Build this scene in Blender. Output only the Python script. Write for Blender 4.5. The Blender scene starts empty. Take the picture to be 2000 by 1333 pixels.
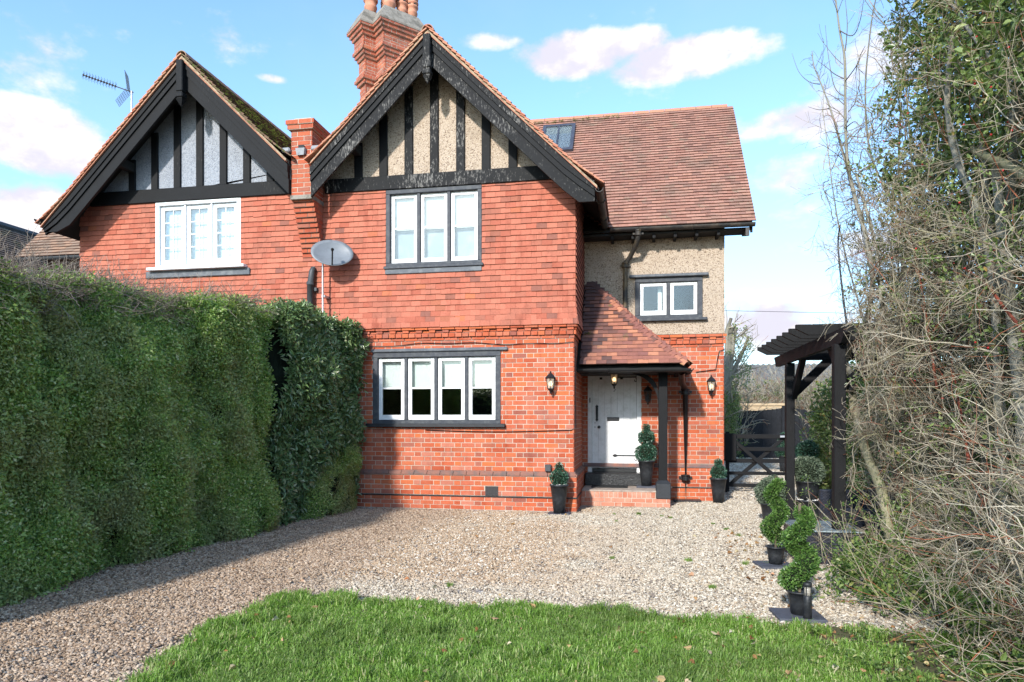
import bpy, math, random
import numpy as np
from mathutils import Vector, Matrix, Euler, Quaternion
rng = np.random.default_rng(7); random.seed(7)
rad = math.radians
S = bpy.context.scene
C = S.collection

# ------------------------------------------------------------------ camera
CAM = (.964, -10.68, 1.46); YAW = rad(10.3); FPX = 1333.33; HY = 818.0
cd = bpy.data.cameras.new('camera'); cam = bpy.data.objects.new('camera', cd); C.objects.link(cam)
cam.location = CAM; cam.rotation_euler = (rad(90), 0, YAW)
cd.sensor_width = 36; cd.lens = 24; cd.shift_y = (HY - 666.5) / 2000; cd.clip_end = 2000; cd.clip_start = .05
S.camera = cam
RV = (math.cos(YAW), math.sin(YAW)); FV = (-math.sin(YAW), math.cos(YAW))
def ray(px, py):
    u = (px - 1000) / FPX; v = (HY - py) / FPX
    return (RV[0]*u + FV[0], RV[1]*u + FV[1], v)
def on_y(px, py, Y):
    q = ray(px, py); t = (Y - CAM[1]) / q[1]; return (CAM[0]+q[0]*t, Y, CAM[2]+q[2]*t)
def on_x(px, py, X):
    q = ray(px, py); t = (X - CAM[0]) / q[0]; return (X, CAM[1]+q[1]*t, CAM[2]+q[2]*t)
def on_z(px, py, Z=0.):
    q = ray(px, py); t = (Z - CAM[2]) / q[2]; return (CAM[0]+q[0]*t, CAM[1]+q[1]*t, Z)

# ------------------------------------------------------------------ light
SUN_AZ = rad(13.5)      # sun stands behind the camera, to its left
SUN_EL = rad(28)
sd = bpy.data.lights.new('sun', 'SUN'); sun = bpy.data.objects.new('sun', sd); C.objects.link(sun)
sd.energy = 2.15; sd.angle = rad(2.6); sd.color = (1, .955, .89)
sdir = Vector((math.sin(SUN_AZ)*math.cos(SUN_EL), math.cos(SUN_AZ)*math.cos(SUN_EL), -math.sin(SUN_EL)))
sun.rotation_euler = sdir.to_track_quat('-Z', 'Y').to_euler(); sun.location = (-6, -20, 15)
S.view_settings.view_transform = 'Standard'; S.view_settings.look = 'None'
S.view_settings.exposure = 1.52; S.view_settings.gamma = 1
S.cycles.use_denoising = True
S.cycles.max_bounces = 6; S.cycles.diffuse_bounces = 3; S.cycles.transparent_max_bounces = 12

class NT:
    """tiny node-tree helper"""
    def __init__(s, tree): s.t = tree; s.n = tree.nodes; s.l = tree.links
    def new(s, typ, **kw):
        nd = s.n.new(typ)
        for k, v in kw.items():
            if k[0] == '_': setattr(nd, k[1:], v)
        for k, v in kw.items():
            if k[0] != '_':
                key = int(k[1:]) if k[0] == 'i' and k[1:].isdigit() else k.replace('__', ' ')
                s.put(nd.inputs[key], v)
        return nd
    def put(s, sock, v):
        if isinstance(v, bpy.types.NodeSocket): s.l.new(v, sock)
        elif isinstance(v, bpy.types.Node): s.l.new(v.outputs[0], sock)
        else:
            if sock.type == 'RGBA' and len(v) == 3: v = (*v, 1)
            sock.default_value = v
    def math(s, op, a, b=0., c=None, clamp=False):
        nd = s.n.new('ShaderNodeMath'); nd.operation = op; nd.use_clamp = clamp
        s.put(nd.inputs[0], a); s.put(nd.inputs[1], b)
        if c is not None: s.put(nd.inputs[2], c)
        return nd.outputs[0]
    def mix(s, f, a, b, blend='MIX'):
        nd = s.n.new('ShaderNodeMix'); nd.data_type = 'RGBA'; nd.blend_type = blend
        s.put(nd.inputs[0], f); s.put(nd.inputs[6], a); s.put(nd.inputs[7], b)
        return nd.outputs[2]
    def ramp(s, f, stops, mode='LINEAR'):
        nd = s.n.new('ShaderNodeValToRGB'); nd.color_ramp.interpolation = mode
        e = nd.color_ramp.elements
        while len(e) < len(stops): e.new(.5)
        for el, (p, c) in zip(e, stops):
            el.position = p; el.color = (*c, 1) if len(c) == 3 else c
        s.put(nd.inputs[0], f); return nd.outputs[0]
    def noise(s, scale, detail=4., rough=.5, vec=None, dist=0.):
        nd = s.n.new('ShaderNodeTexNoise'); nd.inputs['Scale'].default_value = scale
        nd.inputs['Detail'].default_value = detail; nd.inputs['Roughness'].default_value = rough
        nd.inputs['Distortion'].default_value = dist
        if vec is not None: s.put(nd.inputs['Vector'], vec)
        return nd.outputs[0]
    def step(s, v, a, b):
        nd = s.n.new('ShaderNodeMapRange'); nd.interpolation_type = 'SMOOTHSTEP'
        s.put(nd.inputs[0], v); nd.inputs[1].default_value = a; nd.inputs[2].default_value = b
        return nd.outputs[0]

# ------------------------------------------------------------------ sky
W = bpy.data.worlds.new('World'); S.world = W; W.use_nodes = True
w = NT(W.node_tree); w.n.clear()
sky = w.new('ShaderNodeTexSky', _sky_type='NISHITA', _sun_disc=False)
sky.sun_elevation = SUN_EL; sky.sun_rotation = math.pi + SUN_AZ
sky.air_density = 1.0; sky.dust_density = .6; sky.ozone_density = 1.6; sky.altitude = 0
tc = w.new('ShaderNodeTexCoord'); sp = w.new('ShaderNodeSeparateXYZ', Vector=tc.outputs['Generated'])
az = w.math('ARCTAN2', sp.outputs[0], sp.outputs[1]); el = w.math('ARCSINE', sp.outputs[2])
def azel(px, py):
    q = ray(px, py); return math.atan2(q[0], q[1]), math.atan2(q[2], math.hypot(q[0], q[1]))
cmb = w.new('ShaderNodeCombineXYZ', X=az, Y=w.math('MULTIPLY', el, 1.6), Z=0.)
n1 = w.noise(5.5, 9., .58, cmb.outputs[0]); n2 = w.noise(17., 6., .6, cmb.outputs[0])
dens = None
for (x, y, rx, ry, a) in [(70, 270, 190, 78, 1.), (170, 310, 90, 55, .9), (1130, 105, 150, 55, 1.), (1330, 115, 190, 58, 1.), (1210, 88, 130, 42, 1.),
                       (60, 420, 150, 70, .75), (1500, 245, 200, 40, .4), (1520, 345, 110, 40, .45), (1500, 620, 130, 70, .85), (1690, 650, 150, 60, .6),
                       (1520, 582, 90, 26, .8), (960, 80, 95, 24, .55), (530, 153, 40, 12, .5), (380, 60, 240, 60, .25), (1690, 480, 200, 40, .4), (1700, 130, 160, 60, .3)]:
    a0, e0 = azel(x, y); a1, _ = azel(x + rx, y); _, e1 = azel(x, y - ry)
    dx = w.math('DIVIDE', w.math('SUBTRACT', az, a0), a1 - a0); dy = w.math('DIVIDE', w.math('SUBTRACT', el, e0), e1 - e0)
    v = w.math('MULTIPLY', w.math('SUBTRACT', 1.0, w.math('ADD', w.math('MULTIPLY', dx, dx), w.math('MULTIPLY', dy, dy))), a)
    v = w.math('MAXIMUM', v, -1.)
    dens = v if dens is None else w.math('MAXIMUM', dens, v)
far = w.math('SUBTRACT', w.math('MULTIPLY', w.noise(2.3, 3., .5, cmb.outputs[0]), 2.2), 1.35)   # scattered clouds all round
dens = w.math('MAXIMUM', dens, far)
dens = w.math('ADD', dens, w.math('MULTIPLY', w.math('SUBTRACT', n1, .5), 2.6))
dens = w.math('ADD', dens, w.math('MULTIPLY', w.math('SUBTRACT', n2, .5), .9))
cl = w.step(dens, .02, .6)
veil = w.math('MULTIPLY', w.step(w.noise(1.6, 5., .6, cmb.outputs[0]), .4, .75), .3)
hz = w.math('MULTIPLY', w.math('SUBTRACT', 1., w.step(el, .0, .42)), .52)
shv = w.new('ShaderNodeVectorMath', _operation='ADD'); w.l.new(cmb.outputs[0], shv.inputs[0]); shv.inputs[1].default_value = (.012, -.045, 0)
shade = w.step(w.math('ADD', w.math('SUBTRACT', n1, w.noise(5.5, 9., .58, shv.outputs[0])), w.math('MULTIPLY', w.math('SUBTRACT', n2, .5), .25)), -.09, .1)
ccol = w.mix(shade, (2.05, 2.0, 2.32), (2.8, 2.7, 2.75))
skyc = w.mix(1., sky.outputs[0], (.72, .86, .93), 'MULTIPLY')
base = w.mix(w.math('MAXIMUM', hz, veil), skyc, (1.5, 2.0, 2.65))
fin = w.mix(cl, base, ccol)
bg = w.new('ShaderNodeBackground', Color=fin, Strength=.15)
wo = w.new('ShaderNodeOutputWorld', Surface=bg.outputs[0])

# ------------------------------------------------------------------ materials
MATS = {}
def material(name):
    m = bpy.data.materials.new(name); m.use_nodes = True; t = NT(m.node_tree); t.n.clear()
    out = t.new('ShaderNodeOutputMaterial'); MATS[name] = m
    return m, t, out
def geo(t): return t.new('ShaderNodeNewGeometry')
def piece_random(t):
    oi = t.new('ShaderNodeObjectInfo'); g = geo(t)
    return t.math('FRACT', t.math('ADD', oi.outputs['Random'], g.outputs['Random Per Island'])), g
def finish(t, out, col, rough=.8, bump=None, bs=.3, bd=.01, spec=.3, metal=0., extra=None):
    p = t.new('ShaderNodeBsdfPrincipled'); t.put(p.inputs['Base Color'], col); t.put(p.inputs['Roughness'], rough)
    p.inputs['Specular IOR Level'].default_value = spec; p.inputs['Metallic'].default_value = metal
    if bump is not None:
        b = t.new('ShaderNodeBump', Strength=bs, Distance=bd, Height=bump); t.l.new(b.outputs[0], p.inputs['Normal'])
    t.l.new(p.outputs[0], out.inputs[0]); return p

def mat_pieces(name, stops, stain, stain_amt=.5, nscale=2.2, bumps=60, rough=.85, lichen=None, damp=None):
    m, t, out = material(name); r, g = piece_random(t); pos = g.outputs['Position']
    col = t.ramp(r, stops)
    fine = t.noise(45, 5, .65, pos)
    col = t.mix(t.math('MULTIPLY', t.step(fine, .45, .75), .45), col, t.mix(1., col, (.55, .5, .5), 'MULTIPLY'))
    big = t.noise(nscale, 6, .62, pos)
    col = t.mix(t.math('MULTIPLY', t.step(big, .48, .72), stain_amt), col, stain)
    mpz = t.new('ShaderNodeMapping', Vector=pos); mpz.inputs['Scale'].default_value = (5, 5, 1.1)
    col = t.mix(t.math('MULTIPLY', t.step(t.noise(1.6, 7, .65, mpz.outputs[0]), .5, .72), .5), col, t.mix(1., col, (.55, .48, .46), 'MULTIPLY'))
    sp_ = t.step(t.noise(130, 2, .5, pos), .66, .76)
    col = t.mix(t.math('MULTIPLY', sp_, .5), col, (.1, .05, .04))
    if damp:    # old dark tiles on the damp side
        sx = t.new('ShaderNodeSeparateXYZ', Vector=pos); f = t.math('MULTIPLY', t.step(t.math('ADD', sx.outputs[0], t.math('ADD', t.math('MULTIPLY', big, 1.2), t.math('MULTIPLY', r, .5))), damp[1], damp[0]), .8)
        col = t.mix(f, col, damp[2])
    if lichen:
        l = t.math('MULTIPLY', t.step(t.noise(lichen[1], 6, .65, pos), lichen[2], lichen[2] + .12), lichen[3])
        col = t.mix(l, col, lichen[0])
    finish(t, out, col, rough, t.noise(bumps, 5, .6, pos), .5, .006, .2)
    return m
M_BRICK = mat_pieces('brick', [(0, (.36, .075, .035)), (.2, (.46, .105, .045)), (.42, (.50, .145, .08)), (.6, (.42, .11, .06)), (.78, (.55, .14, .05)), (.9, (.27, .085, .06)), (1, (.50, .18, .115))], (.50, .22, .15), .32)
M_CHBRICK = mat_pieces('chimney_brick', [(0, (.32, .085, .05)), (.4, (.43, .13, .075)), (.75, (.36, .12, .08)), (1, (.5, .16, .08))], (.13, .10, .08), .6, 3., lichen=((.3, .27, .2), 9, .55, .5))
M_PBRICK = mat_pieces('pier_brick', [(0, (.34, .075, .04)), (.5, (.42, .11, .055)), (.8, (.37, .12, .07)), (1, (.28, .1, .07))], (.4, .16, .1), .3)
M_WTILE = mat_pieces('wall_tile', [(0, (.35, .10, .062)), (.25, (.42, .132, .084)), (.5, (.46, .155, .10)), (.75, (.40, .13, .083)), (.9, (.33, .115, .076)), (.96, (.22, .092, .07)), (1, (.51, .15, .07))], (.25, .10, .068), .55, 1.4)
M_RTILE = mat_pieces('roof_tile', [(0, (.31, .15, .11)), (.3, (.40, .21, .155)), (.55, (.35, .18, .135)), (.8, (.25, .135, .105)), (1, (.42, .215, .15))], (.19, .14, .105), .6, 1.6, lichen=((.22, .22, .15), 5, .56, .4))
M_VTILE = mat_pieces('verge_tile', [(0, (.42, .17, .11)), (.5, (.5, .24, .15)), (1, (.36, .13, .08))], (.35, .27, .17), .5, 3.)
M_MTILE = mat_pieces('mossy_tile', [(0, (.12, .085, .06)), (.5, (.16, .10, .07)), (1, (.20, .12, .08))], (.05, .055, .02), .85, 2., lichen=((.06, .085, .015), 14, .47, .85))
M_GTILE = mat_pieces('grey_tile', [(0, (.2, .14, .10)), (.5, (.27, .19, .14)), (1, (.33, .2, .13))], (.13, .1, .075), .5, 2.)
M_PTILE = mat_pieces('porch_tile', [(0, (.13, .07, .06)), (.25, (.30, .12, .085)), (.5, (.22, .095, .08)), (.75, (.36, .145, .095)), (1, (.46, .2, .12))], (.11, .075, .07), .6, 1.7, lichen=((.12, .16, .03), 4, .63, .7), damp=(.9, 1.6, (.075, .05, .05)))

def mat_plain(name, c, rough=.6, var=.25, nscale=8., bump=.1, bscale=40., spec=.35, metal=0., c2=None, amt=.5, stretch=None):
    m, t, out = material(name); g = geo(t); pos = g.outputs['Position']
    v = pos
    if stretch:
        mp = t.new('ShaderNodeMapping', Vector=pos); mp.inputs['Scale'].default_value = stretch; v = mp.outputs[0]
    n = t.noise(nscale, 6, .62, v)
    c2 = c2 or tuple(x * (1 - var) for x in c)
    col = t.mix(t.math('MULTIPLY', t.step(n, .42, .7), amt * 2 if amt < .5 else 1.), c, c2)
    finish(t, out, col, rough, t.noise(bscale, 5, .6, v), bump, .01, spec, metal)
    return m
M_MORTAR = mat_plain('mortar', (.48, .405, .33), .95, .35, 3., .4, 80)
M_EDGE = mat_plain('dark_tile_edge', (.085, .045, .035), .95, .5, 9., .3, 60, c2=(.16, .07, .05))  # darker brown for the lower edge face of each tile
M_MORTAR2 = mat_plain('dark_mortar', (.2, .13, .10), .95, .35, 3., .4, 80)
M_BEDDING = mat_plain('verge_mortar', (.36, .28, .19), .95, .5, 9., .8, 50, c2=(.15, .10, .065))
M_LEAD = mat_plain('lead', (.09, .10, .115), .6, .25, 9., .15, 20, .3, c2=(.15, .16, .17))
M_LEADP = mat_plain('pale_lead', (.24, .25, .265), .55, .35, 12., .15, 20, .4)
M_CONC = mat_plain('chimney_cement', (.26, .235, .2), .95, .5, 7., .8, 35, c2=(.12, .11, .09))
M_TERRA = mat_plain('terracotta', (.52, .24, .15), .8, .3, 6., .2, 30)
M_IRON = mat_plain('black_iron', (.012, .012, .013), .42, .2, 8., .1, 60, .5)
M_PIPE = mat_plain('black_pipe', (.018, .018, .018), .5, .2, 5., .25, 30, .45, c2=(.07, .055, .04))
M_GPIPE = mat_plain('grey_pipe', (.055, .06, .065), .5, .2, 8., .1, 30)
M_ALU = mat_plain('galvanised_metal', (.5, .51, .53), .4, .2, 20., .1, 30, .5, .6)
M_WHITE = mat_plain('white_paint', (.80, .80, .80), .45, .1, 9., .15, 30, .4, c2=(.66, .66, .64))
M_UPVC = mat_plain('white_plastic', (.74, .77, .79), .3, .04, 5., .0, 30, .45)
M_GREYPAINT = mat_plain('grey_paint', (.05, .055, .066), .6, .2, 14., .25, 40, .25, c2=(.085, .09, .095))
M_BLIND = mat_plain('blind_fabric', (.78, .80, .79), .9, .06, 3., .0, 30, .1)
M_GREFL = mat_plain('grey_pane_reflection', (.30, .345, .39), .9, .3, 3., .1, 30, .1, c2=(.45, .48, .5))  # grey-blue painted to read as sky reflected in the glass
M_CURT = mat_plain('net_curtain', (.85, .87, .88), .9, .1, 3., .1, 30, .1)
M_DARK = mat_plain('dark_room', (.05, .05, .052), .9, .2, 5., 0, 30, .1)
M_STONE = mat_plain('step_stone', (.40, .33, .27), .9, .3, 8., .4, 60, c2=(.26, .2, .17))
M_BLACKSTEP = mat_plain('black_step_paint', (.014, .014, .015), .35, .2, 30., .7, 45, .5, c2=(.05, .05, .05))
M_MAT = mat_plain('rubber_mat', (.022, .023, .024), .8, .3, 40., .8, 200)
M_SLAB = mat_plain('slate_slab', (.075, .08, .1), .75, .25, 10., .25, 60)
M_POT = mat_plain('black_planter', (.018, .02, .023), .45, .3, 20., .15, 60, .4, c2=(.035, .037, .04))
M_PEBW = mat_plain('white_pebble', (.74, .72, .68), .8, .2, 30., .4, 90)
M_CORE = mat_plain('dark_core', (.012, .018, .008), .95, .3, 12., .5, 40)  # solid cores coloured dark so gaps between leaves read as shade
M_SOFFIT = mat_plain('soffit_boards', (.02, .02, .02), .8, .2, 5., .2, 40)
M_TIMBER = mat_plain('pale_timber', (.45, .33, .2), .8, .2, 8., .2, 60)
M_EARTH = mat_plain('earth', (.16, .12, .085), .95, .3, 3., .8, 30)
M_BLUE = mat_plain('blue_glass', (.02, .04, .3), .2, .4, 60., 0, 30)
M_RATTAN = None

def mat_timber_black(name, wear=.35, base=(.005, .0053, .006), worn=(.12, .115, .105), thr=.6):
    m, t, out = material(name); g = geo(t); pos = g.outputs['Position']
    mp = t.new('ShaderNodeMapping', Vector=pos); mp.inputs['Scale'].default_value = (2.6, 3, .8)
    n = t.noise(16, 8, .72, mp.outputs[0]); big = t.noise(1.6, 3, .5, pos)
    f = t.math('MULTIPLY', t.step(t.math('ADD', n, t.math('MULTIPLY', t.math('SUBTRACT', big, .5), .35)), thr, thr + .13), wear)
    col = t.mix(f, t.mix(t.noise(5, 4, .6, pos), base, tuple(x * 2.2 for x in base)), worn)
    finish(t, out, col, .65, n, .4, .01, .18)
    return m
M_BTIM = mat_timber_black('black_timber', .5, thr=.62)
M_BWORN = mat_timber_black('worn_black_timber', .9, worn=(.2, .19, .175), thr=.54)
M_BCLEAN = mat_timber_black('clean_black_timber', .3, (.006, .006, .0065), (.04, .04, .04), .6)
M_FENCE = mat_timber_black('black_fence', .5, (.006, .0065, .008), (.03, .033, .04), .5)

def mat_dash(name, c1, c2, c3, sc=70):
    m, t, out = material(name); g = geo(t); pos = g.outputs['Position']
    vo = t.new('ShaderNodeTexVoronoi', Vector=pos); vo.inputs['Scale'].default_value = sc
    rgb = t.new('ShaderNodeSeparateColor', Color=vo.outputs['Color'])
    col = t.ramp(rgb.outputs[0], [(0, c3), (.25, c1), (.6, c2), (1, c1)])
    st = t.noise(1.6, 6, .6, pos)
    col = t.mix(t.math('MULTIPLY', t.step(st, .5, .75), .35), col, tuple(x * .62 for x in c1))
    h = t.math('SUBTRACT', 1., vo.outputs['Distance'])
    finish(t, out, col, .95, h, .8, .012, .15)
    return m
M_DASH = mat_dash('pebbledash', (.40, .315, .235), (.50, .41, .325), (.16, .115, .085))
M_DASHG = mat_dash('grey_roughcast', (.26, .28, .315), (.33, .35, .385), (.19, .205, .235), 60)

def mat_glass(name, refl=1.0):
    m, t, out = material(name); g = geo(t)
    lw = t.new('ShaderNodeFresnel'); lw.inputs[0].default_value = 1.5
    gl = t.new('ShaderNodeBsdfGlossy'); gl.inputs['Roughness'].default_value = .02
    b = t.new('ShaderNodeBump', Strength=.03, Distance=.05, Height=t.noise(3, 2, .5, g.outputs['Position'])); t.l.new(b.outputs[0], gl.inputs['Normal'])
    tr = t.new('ShaderNodeBsdfTransparent'); tr.inputs[0].default_value = (.93, .96, .95, 1)
    f = t.math('MULTIPLY', lw.outputs[0], 2.2 * refl, clamp=True)
    mx = t.new('ShaderNodeMixShader'); t.l.new(f, mx.inputs[0]); t.l.new(tr.outputs[0], mx.inputs[1]); t.l.new(gl.outputs[0], mx.inputs[2])
    t.l.new(mx.outputs[0], out.inputs[0]); return m
M_GLASS2 = mat_glass('roof_light_glass', .4); M_GLASS = mat_glass('window_glass'); M_GLASSB = mat_glass('old_glass', 3.2)

def mat_emit(name, c, s):
    m, t, out = material(name); e = t.new('ShaderNodeEmission', Color=c, Strength=s); t.l.new(e.outputs[0], out.inputs[0]); return m
M_BULB = mat_emit('warm_bulb', (1, .62, .3), 2.2)

def mat_leaf(name, stops, trans=.25, rough=.45, spec=.4, nscale=1.3, dark=None):
    m, t, out = material(name); r, g = piece_random(t)
    col = t.ramp(r, stops)
    n = t.noise(nscale, 4, .6, g.outputs['Position'])
    if dark: col = t.mix(t.math('MULTIPLY', t.step(n, .42, .68), .75), col, dark)
    p = t.new('ShaderNodeBsdfPrincipled'); t.put(p.inputs['Base Color'], col); p.inputs['Roughness'].default_value = rough
    p.inputs['Specular IOR Level'].default_value = spec
    tl = t.new('ShaderNodeBsdfTranslucent'); t.put(tl.inputs[0], t.mix(1., col, (1.3, 1.35, .6), 'MULTIPLY'))
    mx = t.new('ShaderNodeMixShader'); mx.inputs[0].default_value = trans
    t.l.new(p.outputs[0], mx.inputs[1]); t.l.new(tl.outputs[0], mx.inputs[2]); t.l.new(mx.outputs[0], out.inputs[0]); return m
M_CONIF = mat_leaf('conifer_leaf', [(0, (.12, .21, .06)), (.3, (.2, .33, .08)), (.65, (.31, .44, .11)), (.88, (.45, .54, .2)), (1, (.62, .62, .38))], .35, .42, .45, 1.4, (.33, .33, .17))
M_LAUREL = mat_leaf('laurel_leaf', [(0, (.07, .12, .045)), (.5, (.13, .21, .075)), (.85, (.22, .30, .13)), (1, (.38, .40, .26))], .15, .28, .5, 1.5)
M_BOX = mat_leaf('box_leaf', [(0, (.03, .075, .02)), (.4, (.07, .15, .03)), (.8, (.12, .22, .05)), (1, (.2, .3, .09))], .2, .35, .5, 6.)
M_TEAL = mat_leaf('teal_box_leaf', [(0, (.012, .04, .022)), (.5, (.025, .085, .05)), (.85, (.07, .16, .10)), (1, (.2, .32, .24))], .1, .3, .6, 6.)
M_SAGE = mat_leaf('sage_leaf', [(0, (.05, .075, .05)), (.5, (.10, .135, .085)), (1, (.2, .25, .17))], .15, .5, .4, 6.)
M_PRIVET = mat_leaf('privet_leaf', [(0, (.09, .14, .045)), (.5, (.17, .24, .075)), (.85, (.26, .33, .12)), (.96, (.36, .38, .15)), (1, (.44, .28, .1))], .3, .35, .45, 2.)
M_UNDER = mat_leaf('undergrowth_leaf', [(0, (.05, .10, .025)), (.5, (.11, .18, .045)), (.85, (.19, .26, .07)), (1, (.33, .34, .12))], .3, .45, .4, 2.)
M_GRASS = mat_leaf('grass_blade', [(0, (.10, .19, .025)), (.4, (.17, .31, .045)), (.75, (.25, .40, .08)), (.92, (.42, .48, .2)), (1, (.55, .5, .28))], .35, .5, .35, 1.3, (.14, .22, .05))
M_LITTER = mat_leaf('dry_leaf', [(0, (.16, .075, .03)), (.3, (.32, .17, .07)), (.6, (.42, .33, .17)), (.85, (.5, .46, .36)), (1, (.45, .15, .04))], .1, .7, .2, 3.)
M_MOSS = mat_leaf('moss', [(0, (.05, .075, .012)), (.6, (.10, .13, .02)), (1, (.2, .22, .05))], .1, .9, .1, 6.)

def mat_twig(name, stops, nscale=3.):
    m, t, out = material(name); r, g = piece_random(t); pos = g.outputs['Position']
    col = t.ramp(r, stops); n = t.noise(28, 5, .65, pos)
    col = t.mix(t.math('MULTIPLY', t.step(n, .45, .7), .5), col, t.mix(1., col, (.5, .55, .4), 'MULTIPLY'))
    finish(t, out, col, .85, n, .4, .004, .2); return m
M_TWIG = mat_twig('grey_twig', [(0, (.17, .13, .09)), (.3, (.31, .26, .19)), (.6, (.43, .38, .30)), (.82, (.25, .225, .12)), (.92, (.50, .45, .37)), (.94, (.27, .12, .07)), (1, (.32, .11, .06))])
M_DEADTWIG = mat_twig('dead_twig', [(0, (.12, .09, .075)), (.5, (.23, .185, .155)), (1, (.36, .31, .26))])
M_BARK = mat_twig('olive_bark', [(0, (.20, .185, .10)), (1, (.27, .245, .15))])
M_BARKG = mat_twig('grey_bark', [(0, (.22, .205, .165)), (1, (.3, .28, .23))])
M_BARKD = mat_twig('dark_bark', [(0, (.10, .08, .055)), (1, (.18, .15, .10))])
M_BARKR = mat_twig('red_stem', [(0, (.22, .055, .035)), (1, (.3, .085, .05))])
M_BERRY = mat_plain('red_berry', (.45, .01, .012), .3, .2, 8., 0, 30, .5)

def mat_gravel(name):
    m, t, out = material(name); r, g = piece_random(t); pos = g.outputs['Position']; spx = t.new('ShaderNodeSeparateXYZ', Vector=pos)
    tan = t.ramp(r, [(0, (.18, .12, .08)), (.2, (.38, .26, .16)), (.45, (.47, .345, .23)), (.65, (.31, .22, .15)), (.8, (.56, .46, .34)), (.93, (.66, .61, .53)), (1, (.13, .105, .10))])
    wht = t.ramp(r, [(0, (.19, .16, .125)), (.2, (.38, .32, .245)), (.5, (.49, .42, .325)), (.75, (.62, .57, .48)), (.88, (.40, .29, .18)), (1, (.12, .105, .10))])
    brn = t.ramp(r, [(0, (.13, .085, .055)), (.3, (.30, .205, .135)), (.6, (.40, .29, .20)), (.85, (.51, .40, .30)), (1, (.18, .135, .11))])
    n = t.noise(.75, 5, .6, pos); 
    fx = t.step(t.math('ADD', spx.outputs[0], t.math('MULTIPLY', n, 2.)), .6, 2.4)
    fy = t.math('MULTIPLY', t.step(t.math('ADD', spx.outputs[1], t.math('MULTIPLY', t.math('SUBTRACT', n, .5), 1.2)), -4.5, -5.2), .85)
    col = t.mix(t.math('MAXIMUM', t.math('MAXIMUM', fx, fy), t.step(t.noise(.5, 4, .55, pos), .53, .62)), tan, wht)
    lf = t.step(t.math('ADD', spx.outputs[0], t.math('MULTIPLY', t.math('SUBTRACT', n, .5), 1.4)), -1.35, -2.15)
    col = t.mix(lf, col, brn)
    finish(t, out, col, .8, t.noise(90, 3, .6, pos), .3, .004, .25); return m
M_GRAV = mat_gravel('gravel_stone')
def mat_ground(name):
    m, t, out = material(name); g = geo(t); pos = g.outputs['Position']
    vo = t.new('ShaderNodeTexVoronoi', Vector=pos); vo.inputs['Scale'].default_value = 48
    rgb = t.new('ShaderNodeSeparateColor', Color=vo.outputs['Color'])
    col = t.ramp(rgb.outputs[0], [(0, (.12, .095, .075)), (.3, (.3, .23, .17)), (.6, (.42, .35, .28)), (.85, (.55, .5, .45)), (1, (.2, .17, .15))])
    finish(t, out, col, .9, t.math('SUBTRACT', 1., vo.outputs['Distance']), .9, .02, .2); return m
M_GROUND = mat_ground('gravel_bed')
M_LAWNBASE = mat_plain('lawn_soil', (.085, .08, .035), .95, .4, 6., .9, 40, c2=(.13, .085, .05))

def mat_weave(name):
    m, t, out = material(name); tcn = t.new('ShaderNodeTexCoord')
    br = t.new('ShaderNodeTexBrick', Vector=tcn.outputs['UV'] if False else geo(t).outputs['Position'])
    wv = t.new('ShaderNodeTexWave', Vector=geo(t).outputs['Position']); wv.bands_direction = 'Z'; wv.inputs['Scale'].default_value = 22; wv.inputs['Distortion'].default_value = 2.
    ck = t.new('ShaderNodeTexChecker', Vector=geo(t).outputs['Position']); ck.inputs['Scale'].default_value = 60
    h = t.math('ADD', wv.outputs['Fac'], t.math('MULTIPLY', ck.outputs['Fac'], .6))
    col = t.ramp(h, [(0, (.008, .008, .01)), (.5, (.02, .022, .03)), (1, (.05, .055, .075))])
    finish(t, out, col, .4, h, .9, .01, .5); return m
M_RATTAN = mat_weave('dark_rattan')
M_TGLASS = mat_plain('table_glass', (.30, .36, .38), .12, .35, 30., .05, 60, .6)

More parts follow.
